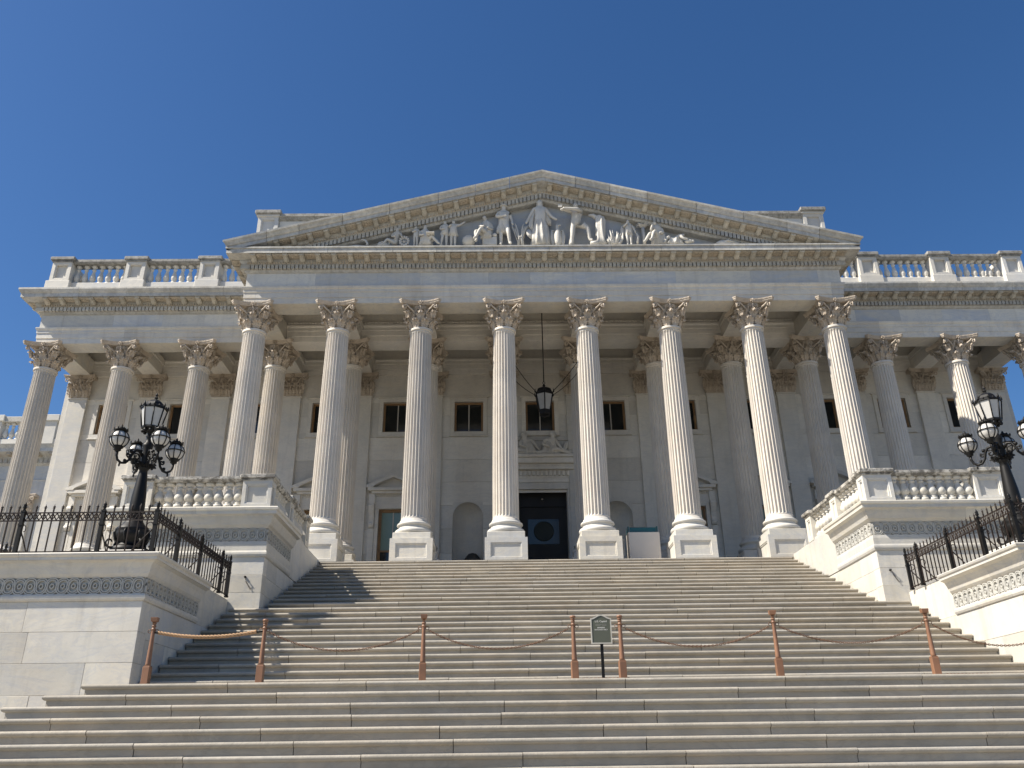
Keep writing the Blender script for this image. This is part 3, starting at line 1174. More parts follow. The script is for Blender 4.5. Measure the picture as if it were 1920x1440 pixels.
for e, path in ((EN['portico_entablature'][0], pathF), (EN['wing_entablature'][0], pathL), (EN['wing_entablature'][1], pathR)):
    dn = MB()
    eg = MB()
    sh = MB()
    for seg in along(path, 0.16):
        for p, n, d in seg:
            obox(dn, p, n, d, 0.118, 0.10, 0.225, 11.67, 11.84)
    for seg in along(path, 0.105):
        for p, n, d in seg:
            obox(eg, p, n, d, 0.066, 0.19, 0.275, 11.88, 11.955)
    for seg in along(path, 0.645):
        for i, (p, n, d) in enumerate(seg):
            ang = math.atan2(d.y, d.x)
            q = p + n * 0.27
            put('modillion', ME_MOD, M_MOD, e, loc_in(e, (q.x, q.y, 12.07)), rot=(R(-6), 0, ang))
            pp = p + d * 0.3225
            soffit_shell(sh, lambda a, o, z, pp=pp, n=n, d=d: (pp.x + d.x * a + n.x * (o + 0.25), pp.y + d.y * a + n.y * (o + 0.25), 12.09 + z))
    for path_corner in path[1:-1]:
        cx, cy = path_corner
        dn.box(cx - 0.225 if cx < 0 else cx - 0.02, cx + 0.02 if cx < 0 else cx + 0.225, cy - 0.225, cy + 0.02, 11.67, 11.835)
    build(dn, 'dentil_course', M_CORN, e, kind='stuff')
    build(eg, 'egg_course', M_ORN, e, kind='stuff')
    build(sh, 'soffit_flowers', M_ORN, e, kind='stuff')

# ---- pediment
SLOPE = (15.96 - 12.60) / (XF + 0.85)
ANG = math.atan(SLOPE)


def rz(x, o):
    """height of the raking line (top of profile z=0) at x for a member at the gable"""
    return 15.96 - abs(x) * SLOPE


def rake(mb, prof, xa, xb, sg):
    """prof (out, dz below the raking top); from |x|=xa (inner) to xb (outer); xb None: mitred end"""
    n = len(prof)
    vs_ = []
    for k in (0, 1):
        for o, dz in prof:
            x = xa if k == 0 else (xb if xb is not None else XF + o)
            vs_.append((sg * x, -0.45 - o, rz(x, o) + dz))
    mb.add(vs_, [tuple(range(n)), tuple(reversed(range(n, 2 * n)))] + [(i, (i + 1) % n, n + (i + 1) % n, n + i) for i in range(n)])


PED = build(MB().prism([(-11.4, 12.36), (11.4, 12.36), (11.4, 12.45), (0, 15.3), (-11.4, 12.45)], -0.22, 0.4, 'y'), 'pediment', M_FRIEZE, B)
R_CYMA = [(0.70, -0.26), (0.735, -0.24), (0.79, -0.12), (0.84, -0.08), (0.85, 0.0), (-0.6, 0.02), (-0.6, -0.26)]
R_CORO = [(0.26, -0.46), (0.68, -0.405), (0.70, -0.43), (0.70, -0.27), (-0.6, -0.27), (-0.6, -0.46)]
R_BED = [(-0.24, -1.02), (0.06, -1.02), (0.11, -0.98), (0.11, -0.72), (0.20, -0.70), (0.27, -0.58), (0.27, -0.465), (-0.6, -0.465), (-0.6, -1.02)]
for sg in (-1, 1):
    mb = MB()
    rake(mb, R_BED, 0.0 if sg < 0 else 0.0, 11.3, sg)
    rk = build(mb, 'raking_cornice', M_CORN, PED)
    xs = [0.0, 1.35, 2.75, 4.25, 6.2, 8.05, 9.75, 11.0, None]
    for a, b in zip(xs[:-1], xs[1:]):
        ga = 0.008 if a > 0 else 0.0
        mb = MB()
        rake(mb, R_CYMA, a + ga, (b - 0.008) if b else None, sg)
        rake(mb, R_CORO, a + ga, (b - 0.008) if b else None, sg)
        build(mb, 'cornice_stone', M_CORN, rk)
    dn = MB()
    eg = MB()
    sh = MB()
    x = 0.08
    while x < 10.6:
        for xx, w, o0, o1, d0, d1, mbb in ((x, 0.118, 0.10, 0.225, -0.92, -0.72, dn),):
            z = [rz(xx - w / 2, 0), rz(xx + w / 2, 0)]
            mbb.add([(sg * (xx - w / 2), -0.45 - o0, z[0] + d0), (sg * (xx + w / 2), -0.45 - o0, z[1] + d0), (sg * (xx + w / 2), -0.45 - o1, z[1] + d0), (sg * (xx - w / 2), -0.45 - o1, z[0] + d0),
                     (sg * (xx - w / 2), -0.45 - o0, z[0] + d1), (sg * (xx + w / 2), -0.45 - o0, z[1] + d1), (sg * (xx + w / 2), -0.45 - o1, z[1] + d1), (sg * (xx - w / 2), -0.45 - o1, z[0] + d1)],
                    [(0, 3, 2, 1), (4, 5, 6, 7), (0, 1, 5, 4), (1, 2, 6, 5), (2, 3, 7, 6), (3, 0, 4, 7)])
        x += 0.16
    x = 0.06
    while x < 10.9:
        w = 0.066
        z = [rz(x - w / 2, 0), rz(x + w / 2, 0)]
        eg.add([(sg * (x - w / 2), -0.64, z[0] - 0.68), (sg * (x + w / 2), -0.64, z[1] - 0.68), (sg * (x + w / 2), -0.725, z[1] - 0.66), (sg * (x - w / 2), -0.725, z[0] - 0.66),
                (sg * (x - w / 2), -0.64, z[0] - 0.60), (sg * (x + w / 2), -0.64, z[1] - 0.60), (sg * (x + w / 2), -0.725, z[1] - 0.60), (sg * (x - w / 2), -0.725, z[0] - 0.60)],
               [(0, 3, 2, 1), (4, 5, 6, 7), (0, 1, 5, 4), (1, 2, 6, 5), (2, 3, 7, 6), (3, 0, 4, 7)])
        x += 0.105
    x = 0.33
    while x < 11.0:
        put('modillion', ME_MOD, M_MOD, rk, loc_in(rk, (sg * x, -0.72, rz(x, 0) - 0.455)), rot=(R(-6), sg * ANG, 0))
        xx = x + 0.3225
        if xx < 10.9:
            soffit_shell(sh, lambda a, o, z, xx=xx: (sg * xx + a, -0.70 - o, rz(xx + sg * a, 0) - 0.43 + z))
        x += 0.645
    build(dn, 'dentil_course', M_CORN, rk, kind='stuff')
    build(eg, 'egg_course', M_ORN, rk, kind='stuff')
    build(sh, 'soffit_flowers', M_ORN, rk, kind='stuff')
mb = MB()
mb.prism([(-1.08, 12.361), (-1.08, 12.42), (-0.62, 12.68), (-0.225, 12.68), (-0.225, 12.361)], -9.6, 9.6, 'x')
build(mb, 'statue_plinth', M_CORN, PED)
# roof over the portico, behind the gable
rf = MB()
rf.prism([(-12.4, 12.40), (12.4, 12.40), (12.4, 12.55), (0, 15.88), (-12.4, 12.55)], 0.16, 3.0, 'y')
rf.box(-21.5, 21.5, 2.9, 30, 12.1, 12.4)
build(rf, 'roof', M_ROOF, B)

# ---- ceilings of the porticoes: beams on every column line and coffered bays
def beam(x, ya, yb):
    mb = MB().box(x - 0.40, x + 0.40, ya, yb, 10.19, 10.95)
    mb.box(x - 0.47, x + 0.47, ya, yb, 10.70, 10.952)
    build(mb, 'ceiling_beam', M_INNER, B)


for k in range(1, 7):
    beam((k - 3.5) * S, 0.455, Y2 - 0.452)
for k in range(1, 13):
    beam((k - 6.5) * S, Y2 + 0.452, YW + 0.2)
cs = MB()
cs.box(-11.8, 11.8, 0.4, 2.85, 11.45, 11.6)
cs.box(-21.4, 21.4, 3.6, YW + 0.5, 11.45, 11.6)
build(cs, 'coffer_ceiling', M_INNER, B)
# inner faces: second row architrave runs behind the portico, wall architrave
runs([(0.0, 10.19), (0.0, 10.44), (0.03, 10.445), (0.03, 10.68), (0.06, 10.685), (0.06, 10.82), (0.12, 10.88), (0.12, 10.95), (0.05, 10.96), (0.05, 11.5), (-0.9, 11.5), (-0.9, 10.19)],
     [(-XF + 0.003, Y2 - 0.45), (XF - 0.003, Y2 - 0.45)], [XF - 3.5 * S + k * S for k in range(8)], 'portico_architrave', M_INNER, B, 0.004)
runs([(0.15, 10.19), (0.15, 10.44), (0.18, 10.445), (0.18, 10.68), (0.21, 10.685), (0.21, 10.82), (0.27, 10.88), (0.27, 10.95), (0.15, 10.96), (0.15, 11.5), (-0.5, 11.5), (-0.5, 10.19)],
     [(-21.55, YW), (21.55, YW)], [21.55 - 6.5 * S + k * S for k in range(14)], 'wall_architrave', M_INNER, B, 0.004)
# coffers: two ribs per bay with a bead
cf_ = MB()
for k in range(7):
    x = (k - 3) * S
    for yy in (0.5, 2.72):
        cf_.box(x - 1.15, x + 1.15, yy, yy + 0.1, 10.98, 11.1)
    for i in range(18):
        xx = x - 1.1 + i * 2.2 / 17
        cf_.ell((xx, 0.63, 11.02), 0.045, 0.03, 0.04, 6, 4)
        cf_.ell((xx, 2.68, 11.02), 0.045, 0.03, 0.04, 6, 4)
    cf_.box(x - 1.15, x + 1.15, 1.15, 1.45, 11.2, 11.45)
    cf_.box(x - 1.15, x + 1.15, 1.85, 2.15, 11.2, 11.45)
build(cf_, 'coffer_ribs', M_INNER, B)

# ---- balustrades on the wing roofs
def baluster_roof():
    p = [(0.115, 0.0), (0.115, 0.10), (0.07, 0.115), (0.075, 0.15), (0.125, 0.27), (0.13, 0.36), (0.10, 0.50), (0.062, 0.66), (0.055, 0.76), (0.085, 0.79), (0.085, 0.83), (0.06, 0.86), (0.075, 0.95), (0.115, 0.965), (0.115, 1.04)]
    return MB().lathe(p, 12)


ME_RB = baluster_roof().mesh('baluster')
for sg in (-1, 1):
    posts = [sg * (20.95 - 3.22 * i) for i in range(4)]
    y0, y1 = 2.36, 2.98
    mb = MB()
    xa, xb = sorted((sg * 21.0, sg * 11.9))
    mb.box(xa, xb, y0 + 0.08, y1 - 0.08, 12.50, 12.98, 0.02)
    bal = build(mb, 'roof_balustrade', M_MARBLE, B)
    rl = MB().sweep([(0.24, 13.92), (0.28, 13.97), (0.30, 14.0), (0.30, 14.11), (-0.30, 14.11), (-0.30, 14.0), (-0.28, 13.97), (-0.24, 13.92)], [(xa, 2.67), (xb, 2.67)])
    build(rl, 'balustrade_rail', M_RAIL, bal)
    for i, px in enumerate(posts):
        mb = panel_block(px - 0.42, px + 0.42, y0 - 0.03, y1 + 0.03, 13.0, 13.95, 0.14, 0.12, 0.10, 0.12, sides='f')
        mb.box(px - 0.52, px + 0.52, y0 - 0.10, y1 + 0.1, 12.50, 13.0, 0.02)
        pr_ = build(mb, 'balustrade_pier', M_MARBLE, bal)
        mb = MB().box(px - 0.46, px + 0.46, y0 - 0.07, y1 + 0.08, 13.953, 14.03, 0.01)
        mb.box(px - 0.53, px + 0.53, y0 - 0.13, y1 + 0.15, 14.03, 14.20, 0.03)
        build(mb, 'pier_cap', M_RAIL, pr_)
        if i < 3:
            for t in range(7):
                bx = px - sg * (0.42 + (3.22 - 0.84) * (t + 0.5) / 7)
                put('baluster', ME_RB, M_MARBLE, bal, loc_in(bal, (bx, 2.67, 12.98))).scale = (1, 1, 0.905)
    # return along the outer side
    mb = MB()
    mb.box(posts[0] - 0.25, posts[0] + 0.25, 3.0, 12, 12.5, 12.98)
    mb.box(posts[0] - 0.3, posts[0] + 0.3, 3.0, 12, 13.92, 14.11)
    build(mb, 'balustrade_return', M_MARBLE, bal)
    for t in range(14):
        put('baluster', ME_RB, M_MARBLE, bal, loc_in(bal, (posts[0], 3.3 + t * 0.34, 12.98))).scale = (1, 1, 0.905)

# ---- attic block behind the gable
AT = MB().box(-12.0, 12.4, 3.3, 3.9, 12.4, 16.75, 0.02)
at = build(AT, 'attic_parapet', M_FRIEZE, B)
mb = MB().sweep([(0.0, 16.72), (0.10, 16.78), (0.14, 16.85), (0.20, 16.88), (0.20, 17.02), (-0.8, 17.04), (-0.8, 16.72)], [(-12.0, 3.3), (12.4, 3.3)])
build(mb, 'attic_coping', M_RAIL, at)
for sg in (-1, 1):
    c = -12.48 if sg < 0 else 12.85
    mb = panel_block(c - 0.47, c + 0.47, 3.15, 4.1, 15.0, 16.88, 0.15, 0.75, 0.10, 0.10, sides='f')
    mb.box(c - 0.56, c + 0.56, 3.05, 4.2, 12.4, 15.9, 0.02)
    mb.box(c - 0.52, c + 0.52, 3.08, 4.2, 16.88, 16.98, 0.01)
    pr_ = build(mb, 'attic_pier', M_MARBLE, at)
    build(MB().box(c - 0.60, c + 0.60, 2.98, 4.3, 16.982, 17.18, 0.03), 'pier_cap', M_RAIL, pr_)

# ---- relief over the door (body of each figure is built with the statues below)

# ================================================================ STAIR PEDESTALS
def stones_face(mbs, axis, fixed, depth, a0, a1, z0, z1, ch, lens, parent, mat):
    """courses of blocks on one face. axis 'x': wall runs in x at y=fixed, stones go back by depth; axis 'y': runs in y at x=fixed"""
    n = max(1, round((z1 - z0) / ch))
    zs = steps_to(z0, z1, n)
    for i, (za, zb) in enumerate(zip(zs[:-1], zs[1:])):
        a = a0
        first = True
        while a < a1 - 1e-6:
            L = lens * rnd.uniform(0.8, 1.25) * (0.55 if first and i % 2 else 1)
            b = a + L
            if b > a1 - 0.5:
                b = a1
            j = rnd.uniform(-0.003, 0.003)
            g_ = 0.002
            lo, hi = a + (g_ if a > a0 else 0), b - (g_ if b < a1 else 0)
            if axis == 'x':
                q = MB().box(lo, hi, fixed + j, fixed + depth, za + g_, zb - g_, 0.005)
            else:
                x0, x1 = sorted((fixed + j, fixed + depth))
                q = MB().box(x0, x1, lo, hi, za + g_, zb - g_, 0.005)
            build(q, 'wall_stone', mat, parent)
            a = b
            first = False


def guilloche(path, zc, amp, n_sp):
    """a chain of interlaced rings carved on a band; path in xy, outward to the right"""
    mb = MB()
    for a, b in zip(path[:-1], path[1:]):
        a, b = Vector(a), Vector(b)
        d = b - a
        L = d.length
        d.normalize()
        nrm = Vector((d.y, -d.x))
        n = max(2, round(L / n_sp))
        sp = L / n
        for st in (0, 1):
            pts = []
            for k in range(n):
                for t in range(8):
                    an = PI * t / 8
                    up = 1 if (k + st) % 2 == 0 else -1
                    s_ = (k + 0.5) * sp - 0.5 * sp * math.cos(an)
                    z = up * amp * math.sin(an) ** 0.75
                    q = math.cos(an)
                    o = 0.022 + 0.020 * (-up) * q * (1 if st == 0 else -1) * 0
                    pts.append((s_, z, o))
            pts.append((L, 0, 0.022))
            # ribbon with two raised edges and a groove
            w = amp * 0.52
            for lane, hh in ((-0.5, 0.040), (0.5, 0.040)):
                vs_ = []
                for i, (s_, z, o) in enumerate(pts):
                    p0 = pts[max(0, i - 1)]
                    p1 = pts[min(len(pts) - 1, i + 1)]
                    tx, tz = p1[0] - p0[0], p1[1] - p0[1]
                    l_ = math.hypot(tx, tz) or 1
                    nx, nz = -tz / l_, tx / l_
                    for u, h in ((-0.44, 0.0), (-0.30, hh), (0.30, hh), (0.44, 0.0)):
                        off = (lane + u) * w * 0.5
                        ss, zz = s_ + nx * off, z + nz * off
                        ss = min(max(ss, 0.005), L - 0.005)
                        pt = a + d * ss + nrm * (h + (0.008 if st else 0))
                        vs_.append((pt.x, pt.y, zc + zz))
                m = len(pts)
                fs_ = [(i * 4 + k, i * 4 + k + 1, i * 4 + 5 + k, i * 4 + 4 + k) for i in range(m - 1) for k in range(3)]
                mb.add(vs_, fs_, False)
        for k in range(n):
            c = a + d * ((k + 0.5) * sp)
            ring = []
            for t in range(10):
                an = 2 * PI * t / 10
                ring.append((an,))
            vs_ = []
            for (rr, h) in ((amp * 0.42, 0.0), (amp * 0.38, 0.045), (amp * 0.24, 0.048), (amp * 0.16, 0.005)):
                for t in range(10):
                    an = 2 * PI * t / 10
                    pt = c + d * rr * math.cos(an) * 0.9 + nrm * h
                    vs_.append((pt.x, pt.y, zc + rr * math.sin(an)))
            fs_ = [(j * 10 + t, j * 10 + (t + 1) % 10, j * 10 + 10 + (t + 1) % 10, j * 10 + 10 + t) for j in range(3) for t in range(10)]
            mb.add(vs_, fs_, False)
    return mb


def baluster_big():
    p = [(0.125, 0.0), (0.125, 0.085), (0.085, 0.09), (0.10, 0.115), (0.10, 0.13), (0.065, 0.15), (0.075, 0.17), (0.122, 0.22), (0.140, 0.27), (0.130, 0.33), (0.095, 0.42), (0.058, 0.50), (0.062, 0.52), (0.09, 0.54), (0.09, 0.56), (0.065, 0.575), (0.105, 0.62), (0.135, 0.635), (0.135, 0.70)]
    return MB().lathe(p, 16)


ME_BB = baluster_big().mesh('baluster')
ME_BRAY = None


def upper_block(sg, xin, label):
    """pedestal beside the upper flight: inner face at x=xin"""
    yf = -6.97
    xo = sg * 12.05
    T = thing('stair_pedestal', label, 'pedestal', (sg * 10, -4, GZ), 'marble pedestals flanking the stairs')
    ins = -sg          # towards the centre
    # core
    a, b = sorted((xin + sg * 0.36, xo - sg * 0.36))
    core = MB().box(a, b, yf + 0.36, -0.8, GZ, 0.0)
    build(core, 'core', M_BLOCK, T)
    xa, xb = sorted((xin, xo))
    stones_face(None, 'x', yf, 0.35, xa, xb, -4.9, -1.22, 0.47, 1.7, T, M_BLOCK)
    # inner side face, behind the front stones, down to below the steps
    stones_face(None, 'y', xin, sg * 0.35, yf + 0.352, -0.76, -3.1, -1.22, 0.47, 1.6, T, M_BLOCK)
    stones_face(None, 'y', xo, -sg * 0.35, yf + 0.352, -0.76, -4.9, -1.22, 0.47, 1.9, T, M_BLOCK)
    ye = -4.35            # cornice stops here on the inner side

    def path(y_in, y_out=-0.8):
        pi = [(xin, y_in), (xin, yf), (xo, yf), (xo, y_out)]
        return pi if sg > 0 else [(x, y) for x, y in reversed(pi)]
    # for sg>0 travel is inner side forward, then right along the front: outward must be to the right
    # (front travelled in +x has outward -y); for sg<0 the reversed list also runs in +x along the front
    tor = [(0.0, -1.22), (0.035, -1.20), (0.055, -1.15), (0.055, -1.10), (0.04, -1.06), (0.03, -1.05), (0.03, -0.88), (0.015, -0.80), (-0.35, -0.80), (-0.35, -1.22)]
    runs(tor, path(ye), [2.2, 4.5, 6.8], 'torus_stone', M_BLOCK, T, 0.004)
    band = MB().sweep([(-0.03, -0.80), (-0.03, -0.44), (-0.35, -0.44), (-0.35, -0.80)], path(ye))
    gb = build(band, 'guilloche_band', M_GUILL, T)
    P = path(ye)
    P2 = []
    for i, p in enumerate(P):
        P2.append(p)
    gm = guilloche(offset_path(P, -0.03), -0.62, 0.155, 0.235)
    build(gm, 'interlace', M_GUILL, gb)
    bed = [(-0.03, -0.44), (0.0, -0.44), (0.03, -0.40), (0.08, -0.36), (0.14, -0.22), (0.16, -0.14), (0.24, -0.11), (-0.35, -0.11), (-0.35, -0.44)]
    runs(bed, path(ye), [2.6, 5.2, 7.6], 'bed_stone', M_BLOCK, T, 0.004)
    cor = [(0.24, -0.108), (0.26, -0.108), (0.26, -0.02), (0.29, 0.0), (0.30, 0.06), (0.28, 0.085), (-0.35, 0.09), (-0.35, -0.108)]
    runs(cor, path(ye), [1.9, 4.2, 6.1, 8.3], 'cornice_stone', M_BLOCK, T, 0.005)
    # plain plinth behind the cornice on the inner side
    x0, x1 = sorted((xin + ins * 0.02, xin + sg * 0.5))
    pl = MB().box(x0, x1, ye + 0.003, -3.2, -1.215, 0.09, 0.01)
    pl.box(x0, x1, -3.194, -2.0, -1.215, 0.09, 0.01)
    pl.box(x0, x1, -1.994, -0.70, -0.9, 0.09, 0.01)
    build(pl, 'plinth', M_BLOCK, T)
    # balustrade
    yb = yf - 0.02            # centre line of posts slightly behind the edge
    yc = yf + 0.15
    xc = xin + sg * 0.17
    xoc = xo - sg * 0.17
    rail = [(0.17, 0.86), (0.20, 0.90), (0.22, 0.92), (0.22, 1.00), (-0.22, 1.02), (-0.22, 0.92), (-0.20, 0.90), (-0.17, 0.86)]
    ypost = [yc, -4.75, -2.55]
    basep = [(0.16, 0.09), (0.16, 0.165), (-0.16, 0.165), (-0.16, 0.09)]
    pp = [(xc, -2.55), (xc, yc), (xoc, yc), (xoc, -1.0)]
    if sg < 0:
        pp = list(reversed(pp))
    build(MB().sweep(basep, pp), 'balustrade_base', M_BLOCK, T)
    rl = runs(rail, pp, [2.3, 4.4, 6.2, 8.4], 'balustrade_rail', M_LICHEN if sg < 0 else M_LICHEN, T, 0.004)
    # posts
    def post(px, py, wx, wy, sides):
        mb = panel_block(px - wx, px + wx, py - wy, py + wy, 0.09, 0.88, 0.10, 0.14, 0.10, 0.06, sides=sides)
        o = build(mb, 'balustrade_post', M_BLOCK, T)
        cp = MB().box(px - wx - 0.03, px + wx + 0.03, py - wy - 0.03, py + wy + 0.03, 0.88, 0.93, 0.01)
        cp.box(px - wx - 0.08, px + wx + 0.08, py - wy - 0.08, py + wy + 0.08, 0.93, 1.045, 0.02)
        build(cp, 'post_cap', M_LICHEN, o)
    side_in = 'r' if sg < 0 else 'l'
    post(xc + sg * 0.22, yc + 0.02, 0.40, 0.22, 'f' + side_in)
    post(xoc - sg * 0.22, yc + 0.02, 0.40, 0.22, 'f')
    for yy in ypost[1:]:
        post(xc, yy, 0.20, 0.24, side_in)
    fx0, fx1 = xc + sg * 0.62, xoc - sg * 0.62
    for t in range(9):
        put('baluster', ME_BB, M_BLOCK, T, loc_in(T, (fx0 + (fx1 - fx0) * (t + 0.5) / 9, yc, 0.165)))
    for (ya, yb_) in ((yc + 0.24, ypost[1] - 0.24), (ypost[1] + 0.24, ypost[2] - 0.24)):
        n = 6
        for t in range(n):
            put('baluster', ME_BB, M_BLOCK, T, loc_in(T, (xc, ya + (yb_ - ya) * (t + 0.5) / n, 0.165)))
    # small iron hook with its wire on the front wall
    hx = sg * 8.47
    hk = MB().lathe([(0.03, 0), (0.03, 0.04), (0.012, 0.045), (0.012, 0.09)], 8)
    o = put('hook', hk.mesh('hook'), M_IRON, T, loc_in(T, (hx, yf + 0.003, -1.74)), rot=(R(90), 0, 0))
    wr = MB().tube([(hx, yf - 0.07, -1.745), (hx + 0.06, yf - 0.05, -1.88), (hx + 0.19, yf - 0.02, -2.06), (hx + 0.17, yf - 0.02, -2.07), (hx + 0.03, yf - 0.05, -1.86)], 0.006, 4)
    build(wr, 'wire', M_RUST, T)
    return T


def offset_path(path, o):
    P = [Vector(p) for p in path]
    out = []
    for i, p in enumerate(P):
        ds = []
        if i > 0:
            ds.append((p - P[i - 1]).normalized())
        if i < len(P) - 1:
            ds.append((P[i + 1] - p).normalized())
        ns = [Vector((d.y, -d.x)) for d in ds]
        m = ns[0] if len(ns) == 1 else (ns[0] + ns[1]) / (1 + ns[0].dot(ns[1]))
        q = p + m * o
        out.append((q.x, q.y))
    return out


upper_block(-1, -8.03, 'upper marble pedestal with stone balustrade at the left of the top flight')
upper_block(1, 8.20, 'upper marble pedestal with stone balustrade at the right of the top flight, sunlit inner side')


def lower_block(sg, label):
    yf = -12.2
    xin = sg * 8.82
    xo = sg * 14.4
    T = thing('lamp_pedestal', label, 'pedestal', (sg * 11, -9, GZ), 'marble pedestals flanking the stairs')
    a, b = sorted((xin + sg * 0.42, xo - sg * 0.3))
    build(MB().box(a, b, yf + 0.42, -7.0, GZ, -2.36), 'core', M_BLOCK, T)
    xa, xb = sorted((xin, xo))
    stones_face(None, 'x', yf, 0.40, xa, xb, -6.7, -3.23, 0.60, 1.9, T, M_BLOCK)
    stones_face(None, 'y', xin, sg * 0.40, yf + 0.402, -7.0, -5.3, -3.23, 0.60, 1.8, T, M_BLOCK)
    ye = -9.15

    def path():
        pi = [(xin, ye), (xin, yf), (xo, yf), (xo, -7.0)]
        return pi if sg > 0 else list(reversed(pi))
    tor = [(0.0, -3.23), (0.03, -3.22), (0.05, -3.18), (0.05, -3.13), (0.03, -3.10), (0.02, -3.09), (-0.4, -3.09), (-0.4, -3.23)]
    runs(tor, path(), [2.4, 5.5, 8.0], 'torus_stone', M_BLOCK, T, 0.004)
    band = MB().sweep([(-0.03, -3.09), (-0.03, -2.77), (-0.4, -2.77), (-0.4, -3.09)], path())
    gb = build(band, 'guilloche_band', M_GUILL, T)
    build(guilloche(offset_path(path(), -0.03), -2.93, 0.14, 0.21), 'interlace', M_GUILL, gb)
    bed = [(-0.03, -2.77), (0.0, -2.77), (0.03, -2.74), (0.06, -2.70), (0.10, -2.58), (0.14, -2.50), (0.22, -2.46), (-0.4, -2.46), (-0.4, -2.77)]
    runs(bed, path(), [1.8, 4.6, 7.6], 'bed_stone', M_BLOCK, T, 0.004)
    cor = [(0.22, -2.458), (0.24, -2.458), (0.24, -2.40), (0.27, -2.38), (0.285, -2.34), (0.27, -2.32), (-0.5, -2.315), (-0.5, -2.458)]
    runs(cor, path(), [2.2, 3.9, 6.1, 8.3], 'cornice_stone', M_BLOCK, T, 0.005)
    a, b = sorted((xin + sg * 0.03, xin + sg * 0.55))
    pl = MB().box(a, b, ye + 0.003, -8.05, -3.225, -2.32, 0.01)
    pl.box(a, b, -8.044, -6.98, -3.225, -2.32, 0.01)
    a2, b2 = sorted((sg * 8.45, xin + sg * 0.55))
    build(pl, 'plinth', M_BLOCK, T)
    a, b = sorted((xin + sg * 0.4, xo - sg * 0.2))
    build(MB().box(a, b, yf + 0.3, -7.0, -2.40, -2.31), 'top_slab', M_BLOCK, T)
    lx = -10.7 if sg < 0 else 10.95
    build(MB().box(lx - 0.62, lx + 0.62, -9.62, -8.38, -2.309, -1.60, 0.02), 'lamp_plinth', M_BLOCK, T)
    return T


lower_block(-1, 'lower marble lamp pedestal left of the stairs, its stair side in shade')
lower_block(1, 'lower marble pedestal at the right edge carrying a lamp, its stair side in sun')

# ================================================================ IRON FENCES
def spear(mb, x, y, z, k=1.0):
    mb.lathe([(0.012 * k, 0), (0.022 * k, 0.012), (0.012 * k, 0.024)], 6, x, y, z)
    mb.lathe([(0.010 * k, 0.02), (0.030 * k, 0.045), (0.016 * k, 0.055), (0.034 * k, 0.075), (0.012 * k, 0.10), (0.0, 0.135 * k + 0.01)], 6, x, y, z, sx=1.0, sy=0.55)


def picket_mesh():
    mb = MB()
    mb.box(-0.011, 0.011, -0.011, 0.011, 0.03, 0.92)
    spear(mb, 0, 0, 0.91)
    return mb


def post_mesh():
    mb = MB()
    mb.box(-0.036, 0.036, -0.036, 0.036, 0.0, 0.90)
    mb.box(-0.044, 0.044, -0.044, 0.044, 0.60, 0.64)
    mb.box(-0.044, 0.044, -0.044, 0.044, 0.0, 0.04)
    mb.box(-0.042, 0.042, -0.042, 0.042, 0.88, 0.91)
    mb.lathe([(0.020, 0), (0.038, 0.02), (0.016, 0.04), (0.030, 0.05), (0.040, 0.08), (0.026, 0.11), (0.040, 0.125), (0.016, 0.16), (0.0, 0.20)], 8, 0, 0, 0.905)
    return mb


ME_PICK = picket_mesh().mesh('picket')
ME_FPOST = post_mesh().mesh('fence_post')


